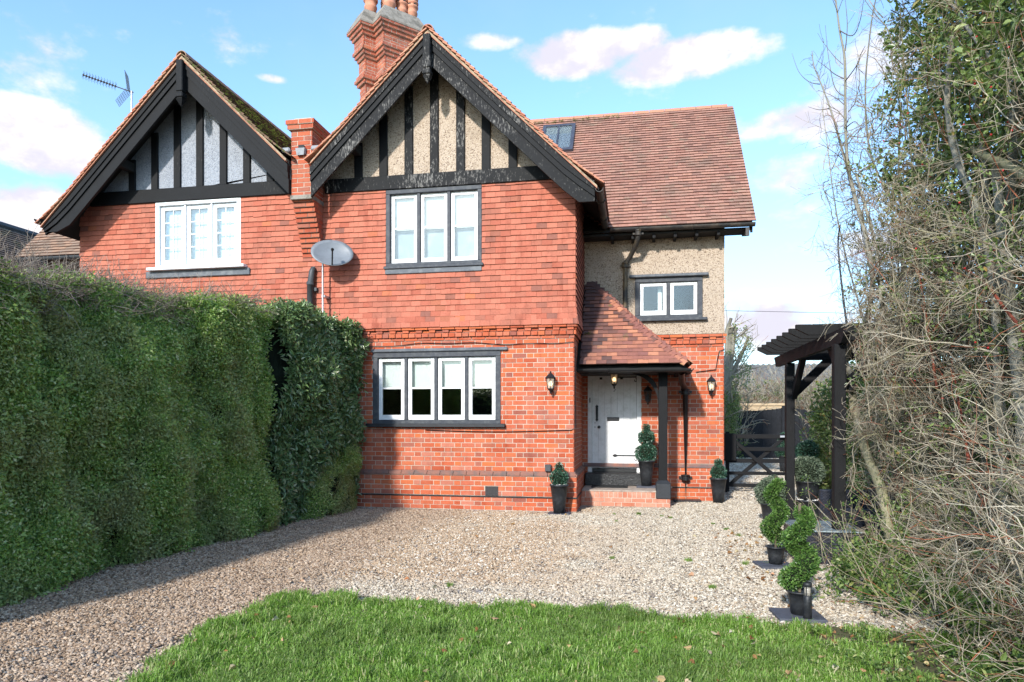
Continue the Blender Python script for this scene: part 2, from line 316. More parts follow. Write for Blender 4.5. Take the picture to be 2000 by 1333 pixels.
# ------------------------------------------------------------------ mesh helpers
class MB:
    def __init__(s): s.v = []; s.f = []; s.n = 0
    def add(s, v, f):
        v = np.asarray(v, float).reshape(-1, 3); s.v.append(v)
        s.f.extend([tuple(i + s.n for i in q) for q in f]); s.n += len(v); return s
    def box(s, x0, x1, y0, y1, z0, z1, M=None):
        v = np.array([(x, y, z) for z in (z0, z1) for y in (y0, y1) for x in (x0, x1)], float)
        if M is not None: v = v @ np.array(M.to_3x3()).T + np.array(M.translation)
        return s.add(v, [(0, 2, 3, 1), (4, 5, 7, 6), (0, 1, 5, 4), (1, 3, 7, 5), (3, 2, 6, 7), (2, 0, 4, 6)])
    def cbox(s, x0, x1, y0, y1, z0, z1, b=.006, M=None):   # box with a chamfered outline
        xs = (x0, x1); ys = (y0, y1); zs = (z0, z1); sg = (1, -1); vs = []; idx = {}
        for i in (0, 1):
            for j in (0, 1):
                for k in (0, 1):
                    for a in range(3):
                        p = [xs[i] + sg[i]*b, ys[j] + sg[j]*b, zs[k] + sg[k]*b]; p[a] = (xs[i], ys[j], zs[k])[a]
                        idx[(i, j, k, a)] = len(vs); vs.append(p)
        f = []
        def q(l): f.append(tuple(idx[t] for t in l))
        q([(0,0,0,2),(0,1,0,2),(1,1,0,2),(1,0,0,2)]); q([(0,0,1,2),(1,0,1,2),(1,1,1,2),(0,1,1,2)])
        q([(0,0,0,1),(1,0,0,1),(1,0,1,1),(0,0,1,1)]); q([(0,1,0,1),(0,1,1,1),(1,1,1,1),(1,1,0,1)])
        q([(0,0,0,0),(0,0,1,0),(0,1,1,0),(0,1,0,0)]); q([(1,0,0,0),(1,1,0,0),(1,1,1,0),(1,0,1,0)])
        for i in (0, 1):
            for j in (0, 1):
                q([(i,j,0,0),(i,j,0,1),(i,j,1,1),(i,j,1,0)]); q([(i,0,j,0),(i,0,j,2),(i,1,j,2),(i,1,j,0)]); q([(0,i,j,1),(0,i,j,2),(1,i,j,2),(1,i,j,1)])
                for k in (0, 1): q([(i,j,k,0),(i,j,k,1),(i,j,k,2)])
        v = np.array(vs, float)
        if M is not None: v = v @ np.array(M.to_3x3()).T + np.array(M.translation)
        return s.add(v, f)
    def prism(s, poly, d0, d1, axis='y'):       # polygon in (x,z) run along y, or (y,z) along x, or (x,y) along z
        n = len(poly); v = []
        for d in (d0, d1):
            for a, b in poly: v.append({'y': (a, d, b), 'x': (d, a, b), 'z': (a, b, d)}[axis])
        f = [tuple(range(n))[::-1], tuple(range(n, 2*n))] + [(i, (i+1) % n, n + (i+1) % n, n + i) for i in range(n)]
        return s.add(v, f)
    def tube(s, pts, r, sides=8, cap=True):
        pts = np.asarray(pts, float); K = len(pts); r = np.broadcast_to(np.asarray(r, float), (K,))
        v, f = sweep(pts[None], r[None], sides); s.add(v, f)
        if cap: s.f.append(tuple(range(s.n - K*sides, s.n - K*sides + sides))[::-1]); s.f.append(tuple(range(s.n - sides, s.n)))
        return s
    def lathe(s, prof, cx, cy, sides=20, z0=0.):
        v = []; K = len(prof)
        for r, z in prof:
            for i in range(sides):
                a = 2*math.pi*i/sides; v.append((cx + r*math.cos(a), cy + r*math.sin(a), z + z0))
        f = [(k*sides + i, k*sides + (i+1) % sides, (k+1)*sides + (i+1) % sides, (k+1)*sides + i) for k in range(K-1) for i in range(sides)]
        f.append(tuple(range(sides))[::-1]); f.append(tuple(range((K-1)*sides, K*sides)))
        return s.add(v, f)
    def mesh(s, name, smooth=False):
        me = bpy.data.meshes.new(name); me.from_pydata(np.concatenate(s.v).tolist() if s.v else [], [], s.f)
        if smooth: me.shade_smooth()
        return me

def sweep(P, Rr, sides):
    """P (N,K,3) polylines, Rr (N,K) radii -> verts, quads"""
    N, K, _ = P.shape
    T = np.gradient(P, axis=1); T /= np.linalg.norm(T, axis=2, keepdims=True) + 1e-9
    ref = np.zeros_like(T); mean = T.mean(1, keepdims=True)
    use = np.abs(mean[..., 2:3]) < .8
    ref[:] = np.where(use, np.array([0, 0, 1.]), np.array([1., 0, 0]))
    A = np.cross(T, ref); A /= np.linalg.norm(A, axis=2, keepdims=True) + 1e-9
    B = np.cross(T, A)
    ang = np.arange(sides) * 2*math.pi/sides
    V = P[:, :, None] + Rr[:, :, None, None]*(A[:, :, None]*np.cos(ang)[None, None, :, None] + B[:, :, None]*np.sin(ang)[None, None, :, None])
    base = (np.arange(N)*K*sides)[:, None, None] + (np.arange(K-1)*sides)[None, :, None]
    i = np.arange(sides)[None, None]; j = (i + 1) % sides
    F = np.stack([base + i, base + sides + i, base + sides + j, base + j], -1).reshape(-1, 4)
    return V.reshape(-1, 3), F.tolist()

def link(o, parent=None, local=False):
    C.objects.link(o)
    if parent is not None:
        o.parent = parent
        if not local: o.matrix_parent_inverse = WM[parent.name].inverted()
    WM[o.name] = Matrix.Translation(o.location) if not local else Matrix()
    return o
WM = {}
def obj(name, mb, mat, parent=None, smooth=False, local=False, kind=None, label=None):
    me = mb if isinstance(mb, bpy.types.Mesh) else mb.mesh(name, smooth)
    if not me.materials: me.materials.append(mat)
    o = bpy.data.objects.new(name, me); link(o, parent, local)
    if kind: o['kind'] = kind
    if label: o['label'] = label
    return o
def tag(o, label, cat, group=None):
    o['label'] = label; o['category'] = cat
    if group: o['group'] = group
    return o
def thing(name, label, cat, loc=(0, 0, 0), rz=0., group=None):
    o = bpy.data.objects.new(name, None); o.location = loc; o.rotation_euler = (0, 0, rz); o.empty_display_size = .2
    link(o); WM[o.name] = Matrix.Translation(loc) @ Matrix.Rotation(rz, 4, 'Z')
    return tag(o, label, cat, group)
def struct(o): o['kind'] = 'structure'; return o

# ---- small repeated pieces (bricks, tiles): a unit template and one matrix each
def tmpl_brick():
    ix, iz, c = .016, .004, .004; H = .0335; D = .012
    v = [(-.5, 0, -H), (.5, 0, -H), (.5, 0, H), (-.5, 0, H), (-.5, -D + c, -H), (.5, -D + c, -H), (.5, -D + c, H), (-.5, -D + c, H),
         (-.5+ix, -D, -H+iz), (.5-ix, -D, -H+iz), (.5-ix, -D, H-iz), (-.5+ix, -D, H-iz)]
    f = [(8, 9, 10, 11)] + [(a, b, b+4, a+4) for a, b in ((0, 1), (1, 2), (2, 3), (3, 0), (4, 5), (5, 6), (6, 7), (7, 4))]
    return np.array(v), f
def tmpl_tile(L=.15, th=.016, d0=.03, d1=.002):
    # x width, y up the slope, z out of it
    v = [(-.5, 0, d0), (.5, 0, d0), (.5, L, d1), (-.5, L, d1), (-.5, 0, d0+th), (.5, 0, d0+th), (.5, L, d1+th), (-.5, L, d1+th)]
    f = [(4, 5, 6, 7), (0, 1, 5, 4), (1, 2, 6, 5), (3, 0, 4, 7), (0, 3, 2, 1)]
    return np.array(v, float), f
TB = tmpl_brick(); TT = tmpl_tile(); TT2 = tmpl_tile(.17, .019, .036, .002)
def frame_matrix(o, U, V, N, sx=1.):
    m = np.eye(4); m[:3, 0] = np.array(U)*sx; m[:3, 1] = V; m[:3, 2] = N; m[:3, 3] = o; return m
def bricks_rect(org, U, N, u0, u1, z0, z1, holes=(), phase=0, cs=.075, bond='flemish', jit=.0007, proud=0.):
    """brick matrices on a wall plane; org + u*U + z*Z, faces along N"""
    U = np.array(U, float); N = np.array(N, float); Z = np.array((0, 0, 1.)); out = []
    nc = int(round((z1 - z0) / cs)); ch = (z1 - z0) / max(nc, 1)
    for k in range(nc):
        zc = z0 + (k + .5)*ch
        if bond == 'flemish':
            seq = [(.2155, .112 + .113), (.1025, .112)]; u = u0 - random.random()*.0 - (.168 if (k + phase) % 2 else 0.) ; i = 0
        elif bond == 'header': seq = [(.1025, .112)]; u = u0 - (.056 if (k + phase) % 2 else 0); i = 0
        elif bond == 'stretcher': seq = [(.2155, .225)]; u = u0 - (.1125 if (k + phase) % 2 else 0); i = 0
        while u < u1 - .01:
            L, adv = seq[i % len(seq)]; a, b = max(u, u0), min(u + L, u1); i += 1; u += adv
            segs = [(a, b)]
            for (h0, h1, g0, g1) in holes:
                if zc + ch/2 > g0 + .02 and zc - ch/2 < g1 - .02:
                    ns = []
                    for (p, q) in segs:
                        if q <= h0 or p >= h1: ns.append((p, q))
                        else:
                            if p < h0: ns.append((p, min(q, h0)))
                            if q > h1: ns.append((max(p, h1), q))
                    segs = ns
            for p, q in segs:
                if q - p < .02: continue
                d = random.gauss(0, jit) + proud
                o = np.array(org) + U*(p + q)/2 + Z*(zc + random.gauss(0, .0008)) + N*d
                m = frame_matrix(o, U, -N, Z, q - p); m[:3, 2] *= ch/.075*(1 + random.gauss(0, .01)); out.append(m)
    return out
def tiles_rect(org, U, V, N, rows, gauge, urange, width=.165, phase=0, holes=(), jit=1., d_extra=None):
    U, V, N = (np.array(a, float) for a in (U, V, N)); out = []
    for k in range(rows):
        v0 = k*gauge; a, b = urange(v0)
        if b - a < .03: continue
        start = math.floor(a / width)*width - (width/2 if (k + phase) % 2 else 0)
        u = start
        while u < b:
            p, q = max(u, a), min(u + width, b); u += width
            segs = [(p, q)]
            for (h0, h1, g0, g1) in holes:
                if v0 + gauge*.75 > g0 and v0 + .02 < g1:
                    ns = []
                    for (x, y) in segs:
                        if y <= h0 or x >= h1: ns.append((x, y))
                        else:
                            if x < h0: ns.append((x, h0))
                            if y > h1: ns.append((h1, y))
                    segs = ns
            for x, y in segs:
                if y - x < .025: continue
                rot = random.gauss(0, .006)*jit; dd = abs(random.gauss(0, .0022))*jit + (d_extra(v0) if d_extra else 0)
                sl = random.gauss(0, .002)*jit
                if random.random() < .012*jit: rot *= 4; sl -= .008
                UU = U*math.cos(rot) + V*math.sin(rot); VV = V*math.cos(rot) - U*math.sin(rot)
                out.append(frame_matrix(np.array(org) + U*(x+y)/2 + V*(v0 + sl) + N*dd, UU, VV, N, y - x - .0025))
    return out
def project_scale(m):
    r = m[:3, 3] - np.array(CAM); return FV[0]*r[0] + FV[1]*r[1], RV[0]*r[0] + RV[1]*r[1], r[2]
def join_pieces(ms, tmpl):
    v, f = tmpl; M_ = np.array(ms); vv = np.einsum('nij,kj->nki', M_[:, :3, :3], v) + M_[:, None, :3, 3]
    b = MB(); b.v = [vv.reshape(-1, 3)]; n = len(v)
    b.f = [tuple(i + k*n for i in q) for k in range(len(ms)) for q in f]; return b
def lay(name, ms, tmpl, mat, parent, budget, shared, ok=lambda m: True):
    """the pieces that show largest become objects, the rest one joined part"""
    cand = []
    for i, m in enumerate(ms):
        Zc, l, z = project_scale(m)
        px = 1000 + FPX*l/Zc; py = HY - FPX*z/Zc
        if 0 < px < 2000 and 0 < py < 1333 and ok(m): cand.append((Zc / np.linalg.norm(m[:3, 0]), i))
    cand.sort(); pick = set(i for _, i in cand[:budget])
    key = name
    if key not in shared:
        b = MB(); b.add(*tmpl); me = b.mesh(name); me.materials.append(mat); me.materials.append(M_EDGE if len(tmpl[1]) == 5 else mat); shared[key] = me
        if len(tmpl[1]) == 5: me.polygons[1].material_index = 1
    for i in sorted(pick):
        o = bpy.data.objects.new(name, shared[key]); C.objects.link(o); o.parent = parent
        o.matrix_parent_inverse = WM[parent.name].inverted(); o.matrix_basis = Matrix(ms[i].tolist())
    rest = [m for i, m in enumerate(ms) if i not in pick]
    if rest:
        o = obj(name + '_field', join_pieces(rest, tmpl), mat, parent, kind='stuff')
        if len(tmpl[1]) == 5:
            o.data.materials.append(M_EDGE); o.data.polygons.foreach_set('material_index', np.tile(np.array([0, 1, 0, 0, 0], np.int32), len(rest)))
    return len(pick)

def wall_holes(b, fn, u0, u1, z0, z1, holes, thick, top=None):
    """flat wall with rectangular openings; fn(u, z, depth) -> point"""
    us = sorted(set([u0, u1] + [h for a in holes for h in a[:2] if u0 < h < u1])); zs = sorted(set([z0, z1] + [h for a in holes for h in a[2:] if z0 < h < z1]))
    for i in range(len(us)-1):
        for j in range(len(zs)-1):
            uc, zc = (us[i]+us[i+1])/2, (zs[j]+zs[j+1])/2
            if any(a < uc < c and d < zc < e for a, c, d, e in holes): continue
            b.add([fn(us[i], zs[j], 0), fn(us[i+1], zs[j], 0), fn(us[i+1], zs[j+1], 0), fn(us[i], zs[j+1], 0)], [(0, 1, 2, 3)])
            b.add([fn(us[i], zs[j], thick), fn(us[i+1], zs[j], thick), fn(us[i+1], zs[j+1], thick), fn(us[i], zs[j+1], thick)], [(3, 2, 1, 0)])
    for a, c, d, e in holes:
        for (p, q) in (((a, d), (c, d)), ((c, d), (c, e)), ((c, e), (a, e)), ((a, e), (a, d))):
            b.add([fn(*p, 0), fn(*q, 0), fn(*q, thick), fn(*p, thick)], [(0, 1, 2, 3)])
    return b

# ---- scattering through geometry nodes (instances of raw meshes belong to the object itself)
def scatter(name, P, Q, Sc, protos, parent=None, kind='stuff', idx=None):
    me = bpy.data.meshes.new(name); N = len(P); me.vertices.add(N); me.vertices.foreach_set('co', np.asarray(P, np.float32).ravel())
    a = me.attributes.new('rot', 'FLOAT_VECTOR', 'POINT'); a.data.foreach_set('vector', np.asarray(Q, np.float32).ravel())
    a = me.attributes.new('scl', 'FLOAT', 'POINT'); a.data.foreach_set('value', np.asarray(Sc, np.float32).ravel())
    if idx is None: idx = rng.integers(0, len(protos), N)
    a = me.attributes.new('idx', 'INT', 'POINT'); a.data.foreach_set('value', np.asarray(idx, np.int32))
    o = bpy.data.objects.new(name, me); link(o, parent)
    if kind: o['kind'] = kind
    g = bpy.data.node_groups.new(name, 'GeometryNodeTree')
    g.interface.new_socket('Geometry', in_out='INPUT', socket_type='NodeSocketGeometry'); g.interface.new_socket('Geometry', in_out='OUTPUT', socket_type='NodeSocketGeometry')
    n = g.nodes; l = g.links; gi = n.new('NodeGroupInput'); go = n.new('NodeGroupOutput')
    jn = n.new('GeometryNodeJoinGeometry')
    for pm in reversed(protos):
        po = bpy.data.objects.new(name + '_source', pm)
        oi = n.new('GeometryNodeObjectInfo'); oi.inputs['Object'].default_value = po; oi.inputs['As Instance'].default_value = False
        ti = n.new('GeometryNodeGeometryToInstance'); l.new(oi.outputs['Geometry'], ti.inputs[0]); l.new(ti.outputs[0], jn.inputs[0])
    ip = n.new('GeometryNodeInstanceOnPoints'); l.new(gi.outputs[0], ip.inputs['Points']); l.new(jn.outputs[0], ip.inputs['Instance']); ip.inputs['Pick Instance'].default_value = True
    for nm, dt, sk in (('rot', 'FLOAT_VECTOR', 'Rotation'), ('scl', 'FLOAT', 'Scale'), ('idx', 'INT', 'Instance Index')):
        at = n.new('GeometryNodeInputNamedAttribute'); at.data_type = dt; at.inputs[0].default_value = nm
        src = at.outputs['Attribute'] if 'Attribute' in at.outputs else at.outputs[0]
        if nm == 'rot':
            er = n.new('FunctionNodeEulerToRotation'); l.new(src, er.inputs[0]); src = er.outputs[0]
        l.new(src, ip.inputs[sk])
    l.new(ip.outputs[0], go.inputs[0])
    md = o.modifiers.new('scatter', 'NODES'); md.node_group = g
    return o
def normal_euler(Nv):
    out = []
    for v in Nv:
        q = Vector(v).to_track_quat('Z', 'Y') @ Quaternion((0, 0, 1), random.random()*6.283); out.append(tuple(q.to_euler()))
    return np.array(out)

def leaves(P, D, L, Wd, roll=None, fold=.25, bend=.0, ref=None):
    """diamond leaves: base P, direction D, lengths, widths -> verts, tris"""
    N = len(P); D = D / (np.linalg.norm(D, axis=1, keepdims=True) + 1e-9)
    R_ = rng.normal(size=(N, 3)) if ref is None else ref; A = np.cross(D, R_); A /= np.linalg.norm(A, axis=1, keepdims=True) + 1e-9
    Nn = np.cross(A, D); L = np.broadcast_to(L, (N,))[:, None]; Wd = np.broadcast_to(Wd, (N,))[:, None]
    v = np.stack([P, P + D*L*.45 - A*Wd*.5 + Nn*Wd*fold, P + D*L - Nn*L*bend, P + D*L*.45 + A*Wd*.5 + Nn*Wd*fold], 1).reshape(-1, 3)
    b = np.arange(N)*4; f = np.stack([b, b+1, b+2, b+3], 1)
    t = np.concatenate([np.stack([b, b+2, b+1], 1), np.stack([b, b+3, b+2], 1)])
    return v, t.tolist()
def leaves6(P, D, L, Wd, fold=.18, bend=.15, ref=None):
    """larger leaves with a broader outline (6 verts, 4 tris)"""
    N = len(P); D = D / (np.linalg.norm(D, axis=1, keepdims=True) + 1e-9)
    R_ = rng.normal(size=(N, 3)) if ref is None else ref; A = np.cross(D, R_); A /= np.linalg.norm(A, axis=1, keepdims=True) + 1e-9
    Nn = np.cross(A, D); L = np.broadcast_to(L, (N,))[:, None]; Wd = np.broadcast_to(Wd, (N,))[:, None]
    v = np.stack([P, P + D*L*.3 - A*Wd*.46 + Nn*Wd*fold, P + D*L*.68 - A*Wd*.4 + Nn*Wd*fold, P + D*L - Nn*L*bend, P + D*L*.68 + A*Wd*.4 + Nn*Wd*fold, P + D*L*.3 + A*Wd*.46 + Nn*Wd*fold], 1).reshape(-1, 3)
    b = np.arange(N)*6; t = np.concatenate([np.stack([b, b+2, b+1], 1), np.stack([b, b+3, b+2], 1), np.stack([b, b+4, b+3], 1), np.stack([b, b+5, b+4], 1)])
    return v, t.tolist()
def unit(n):
    v = rng.normal(size=(n, 3)); return v / np.linalg.norm(v, axis=1, keepdims=True)
def cluster(name, n, R_, L, Wd, mat, out=.6, six=False, flat=.55, facing=None):
    P = unit(n)*R_*rng.random((n, 1))**.4; P[:, 2] = np.abs(P[:, 2])*flat
    D = unit(n) + np.array((0, 0, out)) + P/R_*.8
    Ls = L*rng.uniform(.7, 1.25, n); Ws = Wd*rng.uniform(.75, 1.2, n)
    if facing is not None: D[:, 2] = D[:, 2]*.35 + .1
    v, f = (leaves6 if six else leaves)(P, D, Ls, Ws, ref=None if facing is None else np.array((0, 0, 1.)) + rng.normal(0, facing, (n, 3)))
    b = MB(); b.add(v, f); me = b.mesh(name); me.materials.append(mat); return me

# ================================================================== the ground
b = MB(); n = 24
gx = np.concatenate([np.linspace(-260, -12, 5), np.linspace(-10, 10, 15), np.linspace(12, 260, 5)]); gy = np.concatenate([np.linspace(-60, -12, 3), np.linspace(-10, 20, 20), np.linspace(30, 400, 5)])
vv = [(x, y, -.012) for y in gy for x in gx]; nx = len(gx)
b.add(vv, [(j*nx+i, j*nx+i+1, (j+1)*nx+i+1, (j+1)*nx+i) for j in range(len(gy)-1) for i in range(nx-1)])
struct(obj('ground', b, M_EARTH))
b = MB(); b.prism([(-3.95, -10.5), (4.6, -10.5), (4.6, 1.9), (9, 1.9), (9, 15.8), (2.4, 15.8), (2.4, 1.9), (-3.95, 1.9)], -.008, 0., 'z')
struct(obj('driveway', b, M_GROUND))

# ================================================================== the cottages
T0 = 7.5                        # height of the tile line at a gable's apex
XR, XL = -2.2, -6.43            # the two gable centres
PARTY = -4.33
SETB = 1.77                     # the wings stand back by this much
def windows(parent, x0, x1, z0, z1, yf, n, frame_mat, sash_mat, fw=.075, mul=.05, rec=.05, bars='half', sash=.05, blind=None, room=2.6, glass=None, name='window', roomc=None, top_extra=0.):
    """window set in an opening whose outer face stands at yf"""
    glass = glass or M_GLASS
    b = MB(); y0, y1 = yf - .02, yf + .09
    b.cbox(x0, x1, y0, y1, z1 - fw, z1, .006); b.cbox(x0, x1, y0, y1, z0, z0 + fw*.7, .006)
    b.cbox(x0, x0 + fw, y0+.003, y1-.003, z0 + fw*.7, z1 - fw, .006); b.cbox(x1 - fw, x1, y0+.003, y1-.003, z0 + fw*.7, z1 - fw, .006)
    wi = obj(name, b, frame_mat, parent)
    xi0, xi1, zi0, zi1 = x0 + fw, x1 - fw, z0 + fw*.7, z1 - fw
    wd = (xi1 - xi0 - mul*(n-1)) / n; ys = yf + rec - .03
    for i in range(n):
        a = xi0 + i*(wd + mul); c = a + wd
        if i < n-1:
            m = MB(); m.cbox(c, c + mul, yf + .002, y1, zi0, zi1, .004); obj('mullion', m, frame_mat, wi)
        m = MB(); e = .004; a += e; c -= e
        m.cbox(a, a + sash, ys, ys+.045, zi0+e, zi1-e, .005); m.cbox(c - sash, c, ys, ys+.045, zi0+e, zi1-e, .005)
        m.cbox(a + sash, c - sash, ys+.002, ys+.043, zi1 - e - sash, zi1 - e, .005); m.cbox(a + sash, c - sash, ys+.002, ys+.043, zi0 + e, zi0 + e + sash*1.35, .005)
        za, zb = zi0 + e + sash*1.35, zi1 - e - sash; pa, pc = a + sash, c - sash
        if bars == 'half':
            zm = za + (zb - za)*.5; m.cbox(pa, pc, ys+.004, ys+.036, zm - .013, zm + .013, .003)
            panes = [(pa, pc, za, zm - .013), (pa, pc, zm + .013, zb)]
        elif bars == 'grid':
            xm = (pa + pc)/2; m.box(xm - .006, xm + .006, ys+.010, ys+.030, za, zb); h = (zb - za)/4; panes = []
            for k in range(4):
                if k: m.box(pa, xm - .009, ys+.011, ys+.029, za + k*h - .009, za + k*h + .009); m.box(xm + .009, pc, ys+.011, ys+.029, za + k*h - .009, za + k*h + .009)
                for (p, q) in ((pa, xm - .009), (xm + .009, pc)): panes.append((p, q, za + k*h + .009, za + (k+1)*h - .009))
        else: panes = [(pa, pc, za, zb)]
        so = obj('sash', m, sash_mat, wi)
        for (p, q, r, s_) in panes:
            g = MB(); t = random.gauss(0, .0015); g.box(p, q, ys+.018 + t, ys+.022 + t, r, s_); obj('pane', g, glass, wi)
        if blind:
            kind, fr = blind
            g = MB()
            if kind == 'split':
                zm_ = (zi0 + zi1)/2; g.box(a + .01, c - .01, yf + .12, yf + .125, zm_, zi1); obj('blind', g, M_BLIND, wi); g = MB(); g.box(a - .02, c + .02, yf + .15, yf + .155, zi0 - .02, zi1); obj('pane_reflection', g, M_GREFL, wi)  # lower grey sheet stands in for sky mirrored in the panes
            elif kind == 'roller': g.box(a + .01, c - .01, yf + .13, yf + .135, zi0 + (zi1 - zi0)*(1 - fr), zi1); obj('blind', g, M_BLIND, wi)
            else:
                xs = np.linspace(a - .02, c + .02, 30); pl = [(x, yf + .17 + .012*math.sin(x*75)) for x in xs]
                g.add([(x, y, z) for z in (zi0 - .02, zi1) for x, y in pl], [(k, k+1, 31+k, 30+k) for k in range(29)]); obj('curtain', g, M_CURT, wi, True)
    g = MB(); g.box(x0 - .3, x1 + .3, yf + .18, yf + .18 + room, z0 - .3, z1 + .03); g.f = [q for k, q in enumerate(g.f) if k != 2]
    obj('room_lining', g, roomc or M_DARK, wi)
    return wi
def tiled(parent_name, cottage, ms, tmpl, mat, budget, shared, backing):
    pass

def cottage(name, label, x0, x1, xc, wingdir, dash, upper_hole):
    root = thing(name, label, 'house', ((x0 + x1)/2, 1, 0)); return root
SH = {}
house = thing('cottage', 'red brick and tile-hung cottage with beige pebbledash gable, porch and white front door', 'house', (-1.2, 1, 0))
neigh = thing('neighbour_cottage', 'attached cottage with grey roughcast gable and white plastic window, behind the green hedge', 'house', (-6.8, 1, 0))
budget = {}
def use(key, n, lim=300): k = min(n, lim - budget.get(key, 0)); budget[key] = budget.get(key, 0) + k; return k

FX = lambda y: (lambda u, z, d: (u, y + d, z))       # wall facing -y
LOWWIN = (-3.31, -1.16, 1.375, 2.545); UPWIN = (-3.07, -1.46, 3.95, 5.2); WWIN = (.945, 2.115, 3.24, 3.97)
DOOR = (.10, 1.055, .285, 2.33); UPWINL = (-7.31, -5.675, 4.08, 5.25)

# ---- brick walls
b = MB(); wall_holes(b, FX(0), PARTY, 0, 0, 2.98, [LOWWIN], .2); wall_holes(b, FX(SETB), 0.004, 2.47, 0, 2.98, [DOOR], .2)
wall_holes(b, lambda u, z, d: (0 - d, u, z), 0, SETB, 0, 2.98, [], .2); wall_holes(b, lambda u, z, d: (2.47 - d, u, z), SETB, 6.6, 0, 2.98, [], .2)
bw = obj('brick_wall', b, M_MORTAR, house)
PL = .62
ms_front = bricks_rect((0, .008, 0), (1, 0, 0), (0, -1, 0), PARTY, .012, PL, 2.72, [LOWWIN])
ms_side = bricks_rect((-.008, 0, 0), (0, 1, 0), (1, 0, 0), -.012, SETB, PL, 2.72, (), 1)
ms_wing = bricks_rect((0, SETB + .008, 0), (1, 0, 0), (0, -1, 0), 0, 2.482, .66, 2.72, [DOOR])
ms_wr = bricks_rect((2.47 - .008, 0, 0), (0, 1, 0), (1, 0, 0), SETB - .012, 6.6, .0, 2.72, (), 1)
# plinth: stands forward, sloping coping above, dark damp course
PJ = .05
b = MB(); b.box(PARTY, PJ, -PJ, -.002, 0, .545); b.box(.002, PJ - .001, -.0021, SETB - .002, 0, .544); obj('plinth', b, M_MORTAR, house)
ms_pl = bricks_rect((0, -PJ + .008, 0), (1, 0, 0), (0, -1, 0), PARTY, PJ + .012, .005, .21, [], 0, .0685) + bricks_rect((0, -PJ + .008, 0), (1, 0, 0), (0, -1, 0), PARTY, PJ + .012, .23, .545, [(-1.4, -1.19, .23, .388)], 1)
ms_pl += bricks_rect((PJ - .008, 0, 0), (0, 1, 0), (1, 0, 0), -PJ - .012, SETB, .005, .21, [], 1, .0685) + bricks_rect((PJ - .008, 0, 0), (0, 1, 0), (1, 0, 0), -PJ - .012, SETB, .23, .545, [], 0)
ms_wpl = bricks_rect((0, SETB + .008, 0), (1, 0, 0), (0, -1, 0), 1.5, 2.482, .005, .23, [], 0) + bricks_rect((0, SETB + .008, 0), (1, 0, 0), (0, -1, 0), .0, 2.482, .25, .59, [DOOR], 1)
b = MB()
for i in range(20):      # coping bricks, each with its own edges
    a = PARTY + i*.2185; c = min(a + .21, PJ + .01)
    b.prism([(-PJ - .012, .55), (0., .55), (0., .625), (-.012, .622), (-PJ - .012, .575)], a, c, 'x')
for i in range(8):
    a = -PJ + .005 + i*.226; c = min(a + .218, SETB)
    b.prism([(PJ + .012, .551), (0., .551), (0., .624), (.012, .621), (PJ + .012, .574)], a, c, 'y')
cop = obj('coping', b, mat_plain('coping_brick', (.24, .115, .085), .85, .4, 7., .3, 50, c2=(.13, .1, .09)), house)
b = MB(); b.box(0.03, 2.49, SETB - .022, SETB, .592, .655)
obj('coping', b, mat_plain('wing_band', (.15, .11, .11), .8, .3, 6., .3, 50, c2=(.3, .13, .09)), house)
b = MB(); b.box(PARTY, PJ + .018, -PJ - .018, 0, .2105, .2295); b.box(0, PJ + .017, -.001, SETB, .2106, .2294)
M_BIT = mat_plain('bitumen', (.02, .02, .022), .6, .2, 9., .4, 30)
obj('damp_course', b, M_BIT, house); b = MB(); b.box(1.6, 2.488, SETB - .018, SETB, .232, .249); obj('damp_course', b, M_BIT, house)
# air brick in the plinth
b = MB(); b.box(-1.4, -1.19, -.062, -.05, .235, .384); ab = obj('air_brick', b, mat_plain('air_brick_clay', (.06, .055, .055), .7, .3), house)
b = MB()
for i in range(8):
    for j in range(6): b.box(-1.392 + i*.025, -1.376 + i*.025, -.0642, -.0622, .243 + j*.0235, .257 + j*.0235)
obj('vent_hole', b, M_DARK, ab, kind='stuff')
# corbelled band with dentils, front / side / wing
ms_band = []
def band(org, U, N, u0, u1, ph=0):
    r = bricks_rect(org, U, N, u0, u1, 2.722, 2.77, [], ph, .048, 'stretcher', proud=.012)
    r += bricks_rect(org, U, N, u0 - .03, u1 + .03, 2.772, 2.845, [], ph, .073, 'header', proud=.042)
    for m in bricks_rect(org, U, N, u0 - .02, u1 + .02, 2.848, 2.89, [], ph, .042, 'header', proud=.014)[::1]: r.append(m)
    for m in bricks_rect(org, U, N, u0 - .02, u1 + .02, 2.8475, 2.8905, [], ph, .043, 'header', proud=.045)[::2]: r.append(m)
    r += bricks_rect(org, U, N, u0 - .04, u1 + .04, 2.892, 2.945, [], ph, .053, 'stretcher', proud=.06)
    return r
ms_band += band((0, .008, 0), (1, 0, 0), (0, -1, 0), PARTY, .01)
ms_band += band((-.008, 0, 0), (0, 1, 0), (1, 0, 0), -.01, SETB, 1)
ms_wband = band((0, SETB + .008, 0), (1, 0, 0), (0, -1, 0), .02, 2.48)
b = MB(); b.box(PARTY, .008, -.010, .0, 2.76, 2.95); b.box(0, .0081, -.009, SETB, 2.761, 2.951); b.box(.03, 2.478, SETB - .010, SETB - .0005, 2.762, 2.952); obj('band_bedding', b, M_MORTAR2, house)
nb = lay('brick', ms_front, TB, M_BRICK, bw, 220, SH, lambda m: m[0, 3] > -3.7)
lay('brick', ms_wing + ms_side + ms_band + ms_wband + ms_pl + ms_wpl + ms_wr, TB, M_BRICK, bw, 80, SH, lambda m: abs(m[1, 3] + PJ - .008) < .03 and m[2, 3] < .6)
